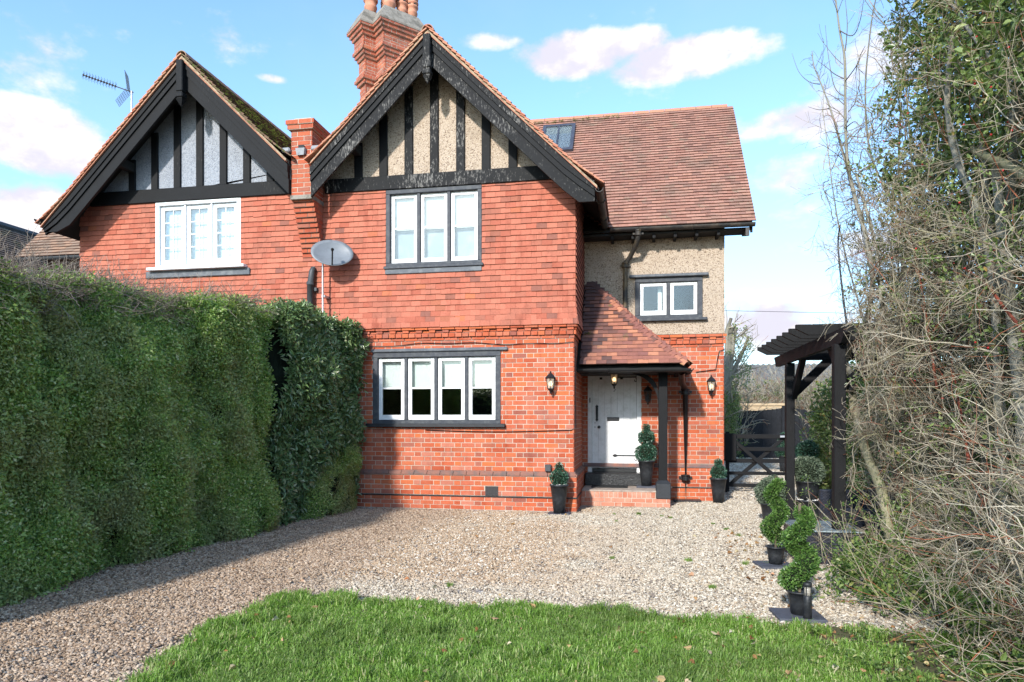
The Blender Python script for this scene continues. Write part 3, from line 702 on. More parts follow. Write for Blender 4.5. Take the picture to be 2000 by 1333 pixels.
# ---- tile-hung walls
TG = .0892
b = MB(); wall_holes(b, FX(0), PARTY, 0, 2.98, 5.2, [UPWIN], .15); wall_holes(b, lambda u, z, d: (0 - d, u, z), 0, SETB, 2.98, 5.25, [], .15)
tw = obj('tile_hung_wall', b, M_MORTAR2, house)
kick = lambda v: .035*max(0, 1 - v/.32)**1.6
zt0 = 2.935
mt_f = tiles_rect((0, -.004, zt0), (1, 0, 0), (0, 0, 1), (0, -1, 0), 26, TG, lambda v: (PARTY + .32, .035 + kick(v)), holes=[(UPWIN[0], UPWIN[1], UPWIN[2] - zt0 - .12, 9)], d_extra=kick)
mt_s = tiles_rect((.004, 0, zt0), (0, 1, 0), (0, 0, 1), (1, 0, 0), 26, TG, lambda v: (-.03 - kick(v), SETB), d_extra=kick, phase=1)
mt_f = [m for m in mt_f if m[2, 3] < 5.2 - .03]
lay('wall_tile', mt_f, TT, M_WTILE, tw, 300, SH, lambda m: m[0, 3] > -3.9)
lay('wall_tile', mt_s, TT, M_WTILE, tw, 0, SH)
# neighbour: tile-hung front, hidden brickwork below
b = MB(); wall_holes(b, FX(.003), -8.81, PARTY, 0, 5.22, [UPWINL], .15); wall_holes(b, lambda u, z, d: (-8.81 + d, u, z), 0, SETB, 0, 5.22, [], .15); wall_holes(b, FX(SETB), -11.3, -8.812, 0, 4.9, [(-10.0, -9.4, 3.6, 4.5)], .15)
ntw = obj('tile_hung_wall', b, M_MORTAR2, neigh)
mt_n = tiles_rect((0, -.001, zt0), (1, 0, 0), (0, 0, 1), (0, -1, 0), 26, TG, lambda v: (-8.84 - kick(v), PARTY + .32), holes=[(UPWINL[0], UPWINL[1], UPWINL[2] - zt0 - .15, 9)], d_extra=kick)
mt_n = [m for m in mt_n if m[2, 3] < 5.2 - .03]
SHN = {}
lay('wall_tile', mt_n, TT, M_WTILE, ntw, 300, SHN, lambda m: m[2, 3] > 3.75)
ms_n = bricks_rect((0, .01, 0), (1, 0, 0), (0, -1, 0), -8.8, PARTY, 0, 2.9)
lay('brick', ms_n, TB, M_BRICK, ntw, 0, SHN)

# ---- gables: panel, studs, beam, barge boards, finial
def tl(xc, x, flare=.0): return T0 - abs(x - xc)
def gable(parent, xc, xa, xb, dash, studs, beam, xe0, xe1, worn, sw):
    # panel
    b = MB(); z0 = 5.2
    pts = [(xa, z0), (xb, z0), (xb, tl(xc, xb) - .05), (xc, T0 - .05), (xa, tl(xc, xa) - .05)]
    b.prism(pts, -.012, .2); pn = obj('gable_panel', b, dash, parent)
    b = MB(); b.cbox(beam[0], beam[1], -.075, -.0125, beam[2], beam[3], .008); obj('tie_beam', b, M_BWORN if worn else M_BTIM, parent)
    for x in studs:
        zt = min(tl(xc, x - sw/2), tl(xc, x + sw/2)) - .07
        b = MB(); b.cbox(x - sw/2, x + sw/2, -.05, -.0125, beam[3] + .001, zt, .006); obj('stud', b, M_BWORN if worn and abs(x - xc) < .6 else M_BTIM, parent)
    # barge boards: three stepped boards a side
    for sgn, xe in ((-1, xe0), (1, xe1)):
        bb = None
        for k, (o0, o1, y0, y1) in enumerate(((.07, .19, -.545, -.455), (.19, .29, -.525, -.456), (.29, .53, -.5, -.457))):
            E_ = abs(xe - xc); end = E_ > 2.3
            fl = lambda d: T0 - d + (.10*max(0, (d - (E_ - .55))/.55)**1.5 if end else 0)
            ds = list(np.linspace(0, E_ - .0, 12))
            top = [(xc + sgn*d, fl(d) - o0) for d in ds]; bot = [(xc + sgn*d, max(fl(d) - o1, (4.685 if end else 0))) for d in ds]
            poly = top + bot[::-1]
            if sgn < 0: poly = poly[::-1]
            b = MB(); b.prism(poly, y0, y1)
            if bb is None: bb = obj('barge_board', b, M_BWORN if worn else M_BTIM, parent)
            else: obj('moulding', b, M_BWORN if (worn and k == 2) else M_BTIM, bb)
    b = MB(); zf = T0 - .13; b.cbox(xc - .06, xc + .06, -.62, -.5, zf - .52, zf, .012); b.cbox(xc - .065, xc + .065, -.625, -.495, zf - .62, zf - .54, .014); b.box(xc - .045, xc + .045, -.605, -.515, zf - .545, zf - .515)
    v = [(xc - .06, -.62, zf - .64), (xc + .06, -.62, zf - .64), (xc + .06, -.5, zf - .64), (xc - .06, -.5, zf - .64), (xc, -.56, zf - .76)]
    b.add(v, [(0, 3, 2, 1)[::-1], (1, 0, 4), (2, 1, 4), (3, 2, 4), (0, 3, 4)]); b.box(xc - .045, xc + .045, -.605, -.515, zf - .645, zf - .615)
    obj('finial', b, M_BWORN if worn else M_BTIM, parent)
    for sgn in (-1, 1):       # purlin ends
        x = xc + sgn*1.35
        if x - .1 < PARTY < x + .1: continue
        b = MB(); b.cbox(x - .06, x + .06, -.46, -.013, T0 - 1.35 - .36, T0 - 1.35 - .2, .006); obj('purlin', b, M_SOFFIT, parent)
gable(house, XR, PARTY + .15, -.02, M_DASH, (-3.55, -3.116, -2.682, -2.251, -1.813, -1.393, -.958), (PARTY + .2, -.06, 5.202, 5.43), -4.16, .36, True, .14)
gable(neigh, XL, -8.79, PARTY - .32, M_DASHG, (-7.777, -7.331, -6.891, -6.457, -6.009, -5.568, -5.132), (-8.6, PARTY - .3, 5.235, 5.47), -9.1, -4.545, False, .13)

# ---- roofs
RG = .1
def slope_frame(xc, sgn, d_end):
    # tiles on a gable slope: u runs along y, v up the slope from the eave
    U = (0, 1, 0); V = (-sgn*math.sqrt(.5), 0, math.sqrt(.5)); N = (sgn*math.sqrt(.5), 0, math.sqrt(.5)); return U, V, N
def gable_roof(parent, xc, sgn, d_end, mat, shared, budget_n, ridge_y=3.75):
    U, V, N = slope_frame(xc, sgn, d_end); L = d_end*math.sqrt(2)
    org = (xc + sgn*d_end, 0, T0 - d_end - .035)
    rows = int(L/RG); back = 4.2
    fl = lambda v: .07*max(0, 1 - v/.75)**1.5
    ms = tiles_rect(org, U, V, N, rows, RG, lambda v: (-.585, min(back, 1.4 + (T0 - d_end + v*.7071 - 4.8)*.875 + .3)), d_extra=fl)
    b = MB(); e = d_end
    b.prism([(xc, T0 - .05), (xc + sgn*e, T0 - e - .05 + .05), (xc + sgn*e, T0 - e - .09 + .05), (xc, T0 - .1)][::sgn], -.5, 4.)
    rf = obj('gable_roof', b, M_SOFFIT, parent)
    b = MB(); e2 = d_end - .02     # bedding mortar and undercloak along the verge
    b.prism([(xc, T0 - .04), (xc + sgn*e2, T0 - e2 + .0), (xc + sgn*e2, T0 - e2 - .035), (xc, T0 - .085)][::sgn], -.553, -.5); obj('verge_mortar', b, M_BEDDING, rf)
    b = MB(); b.prism([(xc, T0 - .0855), (xc + sgn*e2, T0 - e2 - .0355), (xc + sgn*e2, T0 - e2 - .05), (xc, T0 - .1)][::sgn], -.575, -.5); obj('undercloak', b, M_VTILE, rf)
    lay('roof_tile', ms, TT2, mat, rf, budget_n, shared)
    return rf
gable_roof(house, XR, 1, 2.62, M_VTILE, {}, 40); gable_roof(house, XR, -1, XR + 4.16, M_VTILE, {}, 40)
gable_roof(neigh, XL, 1, -4.545 - XL, M_MTILE, {}, 150); gable_roof(neigh, XL, -1, 2.72, M_VTILE, {}, 50)
def ridge(parent, pts, mat, r=.1, seg=.3):
    a, c = Vector(pts[0]), Vector(pts[1]); L = (c - a).length; n = int(L/seg); d = (c - a)/L; side = d.cross(Vector((0, 0, 1))).normalized()
    for i in range(n):
        b = MB(); v = []; K = 9; p0 = a + d*(i*seg + .004); p1 = a + d*((i+1)*seg - .004)
        for p, rr in ((p0, r), (p1, r*.97)):
            for k in range(K):
                t = math.pi*(k/(K-1)); q = p + side*(math.cos(t)*rr) + Vector((0, 0, math.sin(t)*rr - .055)); v.append(tuple(q))
            for k in range(K):
                t = math.pi*(k/(K-1)); q = p + side*(math.cos(t)*(rr-.015)) + Vector((0, 0, math.sin(t)*(rr-.015) - .055)); v.append(tuple(q))
        f = [(k, k+1, 2*K+k+1, 2*K+k) for k in range(K-1)] + [(K+k+1, K+k, 3*K+k, 3*K+k+1) for k in range(K-1)] + [(k+1, k, K+k, K+k+1) for k in range(K-1)] + [(2*K+k, 2*K+k+1, 3*K+k+1, 3*K+k) for k in range(K-1)]
        b.add(v, f); o = obj('ridge_tile', b, mat, parent); o.data.shade_smooth() if False else None
M_RIDGE = mat_plain('ridge_clay', (.33, .17, .12), .85, .4, 6., .3, 40, c2=(.2, .19, .12))
ridge(house, ((XR, -.57, T0 + .0), (XR, 3.7, T0 + .0)), M_RIDGE); ridge(neigh, ((XL, -.57, T0), (XL, 3.7, T0)), M_RIDGE)
# main roof with its ridge along the terrace
EY, EZ, RY, RZ = 1.38, 4.8, 4.2, 8.0
sl = math.hypot(RY - EY, RZ - EZ); Vm = (0, (RY - EY)/sl, (RZ - EZ)/sl); Nm = (0, -Vm[2], Vm[1])
def main_roof(parent, xa, xb, urange, mat, shared, bud):
    b = MB(); b.prism([(EY, EZ - .035), (RY, RZ - .035), (2*RY - EY, EZ - .035), (2*RY - EY, EZ - .085), (RY, RZ - .085), (EY, EZ - .085)], xa, xb, 'x')
    rf = obj('main_roof', b, M_SOFFIT, parent)
    ms = tiles_rect((0, EY - .03, EZ - .045), (1, 0, 0), Vm, Nm, int(sl/.098), .098, urange)
    lay('roof_tile', ms, TT2, mat, rf, bud, shared)
    return rf
valR = lambda v: (max(-3.6, XR + (T0 - (EZ + v*Vm[2])) - .12), 2.95)
valL = lambda v: (-11.62 + .0*v, min(-5.5, XL - (T0 - (EZ + v*Vm[2])) + .12))
mrf = main_roof(house, PARTY, 2.9, valR, M_RTILE, SH, 220)
nrf = main_roof(neigh, -11.55, PARTY, valL, M_GTILE, SHN, 100)
ms = tiles_rect((0, EY - .03, EZ - .045), (1, 0, 0), Vm, Nm, int(sl/.098), .098, lambda v: (-5.3, -3.4) if v > 1.2 else (0, 0))
lay('roof_tile', ms, TT2, M_RTILE, mrf, 0, SH)
ridge(house, ((-4.2, RY, RZ + .01), (2.92, RY, RZ + .01)), mat_plain('flat_ridge_clay', (.42, .19, .12), .85, .4, 6., .3, 40, c2=(.33, .2, .13)), .09, .32)
b = MB(); b.prism([(EY, EZ - .09), (RY, RZ - .09), (2*RY - EY, EZ - .09), (2*RY - EY, EZ - .2), (RY, RZ - .24), (EY, EZ - .2)], 2.86, 2.9, 'x'); obj('verge_board', b, M_BTIM, house)
# wing walls above the brickwork: pebbledash with the little window
b = MB(); wall_holes(b, FX(SETB - .02), 0.0, 2.49, 2.955, 4.87, [WWIN], .2); wall_holes(b, lambda u, z, d: (2.49 - d, u, z), SETB - .02, 6.6, 2.955, 4.87, [], .2)
b.prism([(SETB - .02, 4.87), (6.6, 4.87), (RY, RZ - .15)], 2.3, 2.489, 'x')
obj('pebbledash_wall', b, M_DASH, house)
b = MB(); b.box(-11.3, 2.3, 6.5, 6.6, 0, 4.9); obj('rear_wall', b, M_MORTAR2, house)
# eaves of the wing: soffit board, rafter feet, gutters
b = MB(); b.box(.02, 2.86, EY + .02, SETB - .02, EZ - .14, EZ - .1); obj('soffit', b, M_SOFFIT, house)
for x in np.arange(.55, 2.5, .36):
    b = MB(); b.box(x - .025, x + .025, EY + .03, SETB - .021, EZ - .2, EZ - .141); obj('rafter_foot', b, M_BTIM, house)
def gutter(parent, p, q, mat, r=.06, name='gutter'):
    a, c = Vector(p), Vector(q); d = (c - a).normalized(); side = d.cross(Vector((0, 0, 1))).normalized(); v = []; K = 9
    for e in (a, c):
        for rr in (r, r - .006):
            for k in range(K):
                t = math.pi + math.pi*k/(K-1); v.append(tuple(e + side*math.cos(t)*rr + Vector((0, 0, math.sin(t)*rr))))
    f = [(k, k+1, 2*K+k+1, 2*K+k) for k in range(K-1)] + [(K+k+1, K+k, 3*K+k, 3*K+k+1) for k in range(K-1)] + [(k+1, k, K+k, K+k+1) for k in range(K-1)] + [(2*K+k, 2*K+k+1, 3*K+k+1, 3*K+k) for k in range(K-1)] + [(0, 2*K, 3*K, K), (K-1, 2*K-1, 4*K-1, 3*K-1)]
    b = MB(); b.add(v, f); o = obj(name, b, mat, parent)
    L = (c - a).length
    for i in range(1, int(L/.9) + 1):
        b = MB(); m = a + d*(i*.9 - .4); b.tube([tuple(m + side*math.cos(math.pi + math.pi*k/8)*(r+.004) + Vector((0, 0, math.sin(math.pi + math.pi*k/8)*(r+.004)))) for k in range(9)], .012, 5); obj('gutter_joint', b, mat, o)
    return o
gutter(house, (.52, EY - .06, EZ - .04), (2.93, EY - .06, EZ - .055), M_PIPE)
gutter(house, (.43, -.56, 4.86), (.43, 1.34, 4.82), M_PIPE)
gutter(neigh, (-11.7, EY - .06, EZ - .05), (-8.9, EY - .06, EZ - .05), M_GPIPE); gutter(neigh, (-9.17, -.6, 4.9), (-9.17, 1.4, 4.87), M_PIPE)
b = MB(); b.prism([(EY - .05, EZ - .12), (SETB, EZ - .12), (SETB, EZ - .16), (EY - .02, EZ - .26), (EY - .06, EZ - .26)], 2.78, 2.84, 'x'); obj('eaves_bracket', b, M_PIPE, house)
# roof light
b = MB(); 
def on_roof(x, v, h): return np.array((x, EY, EZ)) + np.array(Vm)*v + np.array(Nm)*h
def roof_box(b, xa, xb, va, vb, h0, h1):
    b.add([on_roof(x, v, h) for h in (h0, h1) for v in (va, vb) for x in (xa, xb)], [(0, 2, 3, 1), (4, 5, 7, 6), (0, 1, 5, 4), (1, 3, 7, 5), (3, 2, 6, 7), (2, 0, 4, 6)])
va, vb, xa, xb = 2.72, 3.84, -.99, -.3
for q in ((xa, xb, va, va+.09), (xa, xb, vb-.07, vb), (xa, xa+.07, va+.09, vb-.07), (xb-.07, xb, va+.09, vb-.07), ((xa+xb)/2-.015, (xa+xb)/2+.015, va+.09, vb-.07)): roof_box(b, *q, .0, .1)
rl = obj('roof_light', b, mat_plain('roof_light_frame', (.05, .055, .075), .4, .2, 8., 0, 30, .5), mrf)
b = MB(); roof_box(b, xa+.07, xb-.07, va+.09, vb-.07, .084, .09); obj('pane', b, M_GLASS2, rl)
b = MB(); roof_box(b, xa+.07, xb-.07, va+.09, vb-.07, .06, .07); obj('blind', b, mat_plain('blue_blind', (.66, .72, .84), .9, .1, 4., 0), rl)
b = MB(); roof_box(b, xa+.07, xb-.07, va+.75, vb-.07, .072, .076); obj('blind', b, M_BLIND, rl)

# ---- windows
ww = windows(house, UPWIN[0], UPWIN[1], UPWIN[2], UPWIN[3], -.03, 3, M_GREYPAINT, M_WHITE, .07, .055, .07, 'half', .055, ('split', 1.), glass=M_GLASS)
b = MB(); b.cbox(UPWIN[0] - .03, UPWIN[1] + .03, -.085, .0, UPWIN[2] - .05, UPWIN[2] - .002, .008); obj('sill', b, M_GREYPAINT, ww)
b = MB(); b.cbox(UPWIN[0] - .01, UPWIN[1] + .0, -.062, -.01, UPWIN[2] - .13, UPWIN[2] - .052, .006); obj('lead_apron', b, M_LEAD, ww)
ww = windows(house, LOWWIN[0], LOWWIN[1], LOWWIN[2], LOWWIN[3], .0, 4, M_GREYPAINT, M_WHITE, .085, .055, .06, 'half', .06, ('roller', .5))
b = MB(); b.cbox(LOWWIN[0] - .1, LOWWIN[1] + .08, -.08, .0, LOWWIN[2] - .055, LOWWIN[2] + .005, .008); obj('sill', b, mat_plain('dark_sill', (.028, .03, .034), .5, .3, 12., .2), ww)
b = MB(); b.cbox(LOWWIN[0] - .02, LOWWIN[1] + .12, -.05, .0, LOWWIN[3] + .0, LOWWIN[3] + .055, .012); obj('lead_flashing', b, M_LEAD, ww)
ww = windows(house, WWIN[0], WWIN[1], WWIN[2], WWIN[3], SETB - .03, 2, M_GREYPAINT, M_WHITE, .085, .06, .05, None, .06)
b = MB(); b.cbox(WWIN[0] - .02, WWIN[1] + .08, SETB - .1, SETB - .0205, WWIN[2] - .05, WWIN[2] - .001, .008); obj('sill', b, M_GREYPAINT, ww)
b = MB(); b.cbox(WWIN[0] - .1, WWIN[1] + .1, SETB - .11, SETB - .0205, WWIN[3] + .0, WWIN[3] + .05, .01); obj('lead_flashing', b, M_LEAD, ww)
b = MB(); b.box(1.35, 1.42, SETB + .15, SETB + .16, WWIN[2], WWIN[3]); obj('curtain', b, M_CURT, ww)
ww = windows(neigh, UPWINL[0], UPWINL[1], UPWINL[2], UPWINL[3], -.03, 3, M_UPVC, M_UPVC, .075, .03, .06, 'grid', .07, ('roller', 1.))
b = MB(); b.cbox(UPWINL[0] - .1, UPWINL[1] + .12, -.16, -.01, UPWINL[2] - .05, UPWINL[2] - .001, .008); obj('sill', b, M_UPVC, ww)
b = MB(); b.cbox(UPWINL[0] - .17, UPWINL[1] + .18, -.075, -.01, UPWINL[2] - .17, UPWINL[2] - .052, .008); obj('lead_apron', b, M_LEAD, ww)
b = MB(); b.box(-9.95, -9.45, SETB + .03, SETB + .04, 3.65, 4.45); obj('window', b, M_BLUE, neigh)

# ---- brick pier between the gables, corbelled out of the wall
b = MB(); bc = MB(); msp = []; px0, px1 = -4.53, -4.175
zc = 4.15; k = 0; dep = []
while zc < 6.12:
    d = .44 if zc > 5.0 else .06 + (zc - 4.15)/.85*.36
    (b if zc > 5.0 else bc).box(px0, px1, -d + .012, .0, zc, zc + .0745)
    msp += bricks_rect((0, -d + .02, 0), (1, 0, 0), (0, -1, 0), px0 - .006, px1 + .006, zc, zc + .075, [], k, .075, 'stretcher')
    msp += bricks_rect((px1 - .008, 0, 0), (0, 1, 0), (1, 0, 0), -d + .004, 0, zc, zc + .075, [], k + 1, .075, 'header')
    zc += .075; k += 1
for (e, za) in ((.05, 6.125), (.07, 6.2)):
    b.box(px0 - e + .012, px1 + e - .012, -.44 - e + .012, .25, za, za + .0745)
    msp += bricks_rect((0, -.44 - e + .02, 0), (1, 0, 0), (0, -1, 0), px0 - e, px1 + e, za, za + .075, [], 0, .075, 'stretcher') + bricks_rect((px1 + e - .014, 0, 0), (0, 1, 0), (1, 0, 0), -.44 - e, .25, za, za + .075, [], 1, .075, 'stretcher')
b.box(px0 + .03, px1 - .03, -.4, .2, 6.275, 6.33)
pier = obj('pier', b, M_MORTAR, house); obj('corbel', bc, M_MORTAR2, pier); lay('pier_brick', msp, TB, M_PBRICK, pier, 60, SH)  # darker mortar in the corbel stands in for shadow under its courses
b = MB(); b.box(px0, px1, .0, .4, 4.0, 6.12); obj('pier_core', b, M_MORTAR2, pier)
b = MB(); b.cbox(px0 - .012, px1 + .012, -.46, -.02, 5.0, 5.07, .006); obj('stone_course', b, M_CONC, pier)
b = MB(); zz = 5.83
b.add([(-4.43, -.455, zz), (-4.27, -.455, zz), (-4.27, -.455, zz - .1), (-4.43, -.455, zz - .1), (-4.43, -.50, zz - .02), (-4.27, -.50, zz - .02), (-4.29, -.49, zz - .13), (-4.41, -.49, zz - .13)], [(4, 7, 6, 5), (0, 3, 7, 4), (1, 5, 6, 2), (3, 2, 6, 7), (0, 4, 5, 1)])
obj('weather_spout', b, M_LEADP, pier); b = MB(); b.box(-4.4, -4.3, -.458, -.45, zz - .015, zz + .045); obj('spout_hole', b, M_DARK, pier)
for x0_, x1_ in ((px0 - .15, px0 - .004), (px1 + .004, px1 + .17)):
    b = MB(); b.cbox(x0_, x1_, -.5, -.2, 5.76, 5.84, .02); obj('lead_flashing', b, M_LEADP, pier)

# ---- chimney, set diagonally on the party wall
ch = MB(); msc = []; cz = 7.0
def prof(z):
    for lim, o in ((8.58, 0), (8.66, .05), (8.74, .09), (8.82, .06), (9.08, .015), (9.155, .05), (9.23, .085), (9.305, .12), (9.53, .09), (9.605, .13), (9.68, .17), (9.76, .21)):
        if z < lim: return o
    return .21
A = np.array((math.cos(rad(47)), math.sin(rad(47)), 0)); B = np.array((-math.cos(rad(43)), math.sin(rad(43)), 0))
rects = [(np.array((-4.68, 3.0, 0)), .8, .30), (np.array((-4.22, 2.95, 0)), .75, .36)]
for ri, (P0, la, lb) in enumerate(rects):
    z = cz; k = 0
    while z < 9.74:
        o = prof(z + .03); c0 = P0 - A*o - B*o; LA, LB = la + 2*o, lb + 2*o
        q = [c0 + (A + B)*.012, c0 + A*(LA - .012) + B*.012, c0 + A*(LA - .012) + B*(LB - .012), c0 + B*(LB - .012) + A*.012]
        zz0, zz1 = z + ri*.002, z + .0755 + ri*.002
        ch.add([(*p[:2], zz) for zz in (zz0, zz1) for p in q], [(0, 3, 2, 1), (4, 5, 6, 7)] + [(i, (i+1) % 4, 4 + (i+1) % 4, 4 + i) for i in range(4)])
        msc += bricks_rect(c0 - B*0 + B*.02, A, -B, 0, LA, z, z + .075, [], k, .075, 'flemish')
        msc += bricks_rect(c0 + A*.02, B, -A, 0, LB, z, z + .075, [], k + 1, .075, 'header')
        z += .075; k += 1
stack = obj('chimney', ch, M_MORTAR, house); lay('chimney_brick', msc, TB, M_CHBRICK, stack, 40, SH, lambda m: m[2, 3] > 8.5)
b = MB()
for ri, (P0, la, lb) in enumerate(rects):
    o = .21; o2 = .03; zz0 = 9.755 + ri*.003; zz1 = 10.13 + ri*.003
    q0 = [P0 - A*o - B*o, P0 + A*(la + o) - B*o, P0 + A*(la + o) + B*(lb + o), P0 + B*(lb + o) - A*o]; q1 = [P0 - A*o2 - B*o2, P0 + A*(la + o2) - B*o2, P0 + A*(la + o2) + B*(lb + o2), P0 + B*(lb + o2) - A*o2]
    b.add([(*p[:2], zz0 - .01) for p in q0] + [(*p[:2], zz0 + .03) for p in q0] + [(*p[:2], zz1) for p in q1], [(0, 3, 2, 1)] + [(i, (i+1) % 4, 4+(i+1) % 4, 4+i) for i in range(4)] + [(4+i, 4+(i+1) % 4, 8+(i+1) % 4, 8+i) for i in range(4)] + [(8, 9, 10, 11)])
obj('flaunching', b, M_CONC, stack)
def pot(P, s=1.):
    b = MB(); r = .125*s
    pr = [(r*.95, 0), (r*1.0, .18), (r*1.1, .2), (r*1.1, .23), (r*.98, .25), (r*1.02, .33), (r*1.25, .35), (r*1.25, .385), (r, .4), (r, .43), (r*1.28, .45), (r*1.28, .485), (r, .5), (r, .54), (r*1.25, .56), (r*1.22, .6), (r*.5, .66), (.01, .67)]
    b.lathe([(a, z*s) for a, z in pr], P[0], P[1], 20, P[2]); o = obj('chimney_pot', b, M_TERRA, stack, True)
    b = MB()
    for z0_ in (.4, .5):
        for k in range(6):
            a = k*math.pi/3 + .3; x, y = P[0] + r*.99*math.cos(a), P[1] + r*.99*math.sin(a)
            b.box(-.028*s, .028*s, -.012, .012, z0_*s + P[2], z0_*s + .035*s + P[2], Matrix.Translation((x, y, 0)) @ Matrix.Rotation(a + math.pi/2, 4, 'Z'))
    obj('louvre', b, M_DARK, o)
for (ri, a, bb_, s) in ((0, .2, .17, 1.), (0, .6, .17, .95), (1, .2, .2, 1.02), (1, .5, .22, .9), (1, .72, .15, .85)):
    P0 = rects[ri][0] + A*a + B*bb_; pot((P0[0], P0[1], 10.1), s)

# ---- porch
PE = .52; PZ = 2.3; PXE = 1.76; PTOP = 3.93
# front plane from the eave up to the wing wall, hip on the right
slp = math.hypot(SETB - PE, PTOP - PZ); Vp = (0, (SETB - PE)/slp, (PTOP - PZ)/slp); Np = (0, -Vp[2], Vp[1])
sag = lambda v: .07*max(0, 1 - v/.9)**1.6
hip = lambda v: PXE - (PXE - .2)*(v/slp)**.93
b = MB()
b.add([(0.0, PE, PZ - .02), (PXE, PE, PZ - .02), (.2, SETB, PTOP - .02), (0.0, SETB, PTOP - .02), (PXE + .02, SETB, PZ - .02), (0, PE, PZ - .07), (PXE, PE, PZ - .07), (PXE + .02, SETB, PZ - .07), (0., SETB, PZ - .07)],
      [(0, 1, 2, 3), (1, 4, 2), (5, 8, 7, 6), (0, 5, 6, 1), (1, 6, 7, 4)])
porch = obj('porch', b, M_SOFFIT, house)
mp_ = tiles_rect((0, PE - .02, PZ - .03), (1, 0, 0), Vp, Np, 22, .0925, lambda v: (.06, hip(v) + .0), d_extra=sag)
lay('porch_tile', mp_, TT2, M_PTILE, porch, 230, SH)
hip_pts = [np.array((hip(v) , PE - .02, PZ - .03)) + np.array((0, Vp[1], Vp[2]))*v + np.array(Np)*(.03 + sag(v)) for v in np.arange(0, slp, .0925)]
for i in range(len(hip_pts) - 1):      # bonnet tiles along the hip
    p, q = Vector(hip_pts[i]), Vector(hip_pts[i+1]); d = (q - p).normalized(); e = q + d*.05
    b = MB(); up = Vector((.35, -.45, .8)).normalized(); sd_ = d.cross(up).normalized(); up = sd_.cross(d).normalized(); v = []
    for c_, h in ((p, .012), (e, -.008)):
        for a_, o_ in ((-.075, -.03), (-.035, .012), (0, .026), (.035, .012), (.075, -.03)): v.append(tuple(c_ + sd_*a_ + up*(o_ + h)))
        for a_, o_ in ((-.075, -.042), (-.035, 0), (0, .013), (.035, 0), (.075, -.042)): v.append(tuple(c_ + sd_*a_ + up*(o_ + h)))
    f = [(k, k+1, 11+k, 10+k) for k in range(4)] + [(6+k, 5+k, 15+k, 16+k) for k in range(4)] + [(k+1, k, 5+k, 6+k) for k in range(4)] + [(10+k, 11+k, 16+k, 15+k) for k in range(4)] + [(0, 10, 15, 5), (14, 4, 9, 19)]
    b.add(v, f); obj('bonnet_tile', b, M_PTILE, porch)
# right-hand slope of the porch
Vr = np.array((-(PXE - .2), 0, PTOP - PZ)); Lr = np.linalg.norm(Vr); Vr = Vr/Lr; Nr = np.array((Vr[2], 0, -Vr[0]))
lay('porch_tile', tiles_rect((PXE + .02, 0, PZ - .03), (0, 1, 0), tuple(Vr), tuple(Nr), 20, .1, lambda v: (PE + (SETB - PE)*v/Lr + .03, SETB), d_extra=sag), TT2, M_PTILE, porch, 0, SH)
gutter(porch, (.03, PE - .06, PZ - .035), (PXE + .06, PE - .06, PZ - .045), M_IRON, .055)
gutter(porch, (PXE + .05, PE - .08, PZ - .045), (PXE + .05, SETB - .03, PZ - .04), M_IRON, .055)
b = MB(); b.cbox(.05, PXE - .03, PE + .04, PE + .14, PZ - .1, PZ - .071, .006); b.cbox(1.62, 1.70, PE + .14, SETB, PZ - .1, PZ - .0715, .006); obj('porch_beam', b, M_BCLEAN, porch)
b = MB(); b.cbox(1.33, 1.475, .84, .985, .43, PZ - .0725, .008); obj('post', b, M_BCLEAN, porch)
b = MB(); b.cbox(1.285, 1.525, .755, 1.03, .14, .40, .012); b.add([(1.29, .76, .398), (1.52, .76, .398), (1.52, 1.025, .398), (1.29, 1.025, .398), (1.33, .83, .44), (1.475, .83, .44), (1.475, .99, .44), (1.33, .99, .44)], [(4, 5, 6, 7)] + [(i, (i+1) % 4, 4+(i+1) % 4, 4+i) for i in range(4)]); obj('post_base', b, mat_plain('base_paint', (.03, .033, .038), .5, .2, 8., .3), porch)
b = MB(); b.prism([(1.329, PZ - .62), (1.329, PZ - .42)] + [(1.329 - .34*(1 - math.cos(t)), PZ - .42 + .34*math.sin(t)) for t in np.linspace(.3, 1.5, 6)] + [(.86, PZ - .0735)] + [(1.329 - .46*(1 - math.cos(t)), PZ - .62 + .52*math.sin(t)) for t in np.linspace(1.4, .15, 8)], .88, .95)
obj('knee_brace', b, M_BCLEAN, porch)
# step
b = MB(); b.box(.065, 1.5, .775, SETB - .03, -.02, .245); stp = obj('porch_step', b, M_MORTAR, porch)
mst = bricks_rect((0, .783, 0), (1, 0, 0), (0, -1, 0), .055, 1.515, .0, .145, [], 0, .0725, 'flemish')
for x in np.arange(.06, 1.28, .0765):
    m = frame_matrix((x + .034, .783, .2), (0, 0, 1), (0, 1, 0), (-1, 0, 0), .1); mst.append(m)
mst += bricks_rect((1.492, 0, 0), (0, 1, 0), (1, 0, 0), .77, SETB - .03, .0, .145, [], 1, .0725, 'flemish')
lay('step_brick', mst, TB, mat_pieces('worn_step_brick', [(0, (.5, .2, .13)), (.5, (.55, .25, .17)), (1, (.42, .14, .08))], (.55, .4, .3), .6, 5.), stp, 60, SH)
b = MB(); b.cbox(.065, 1.51, .765, SETB - .03, .2455, .272, .006); obj('step_top', b, M_STONE, stp)
b = MB(); b.cbox(.07, 1.07, 1.5, SETB + .06, .273, .49, .012); obj('threshold', b, M_BLACKSTEP, porch)
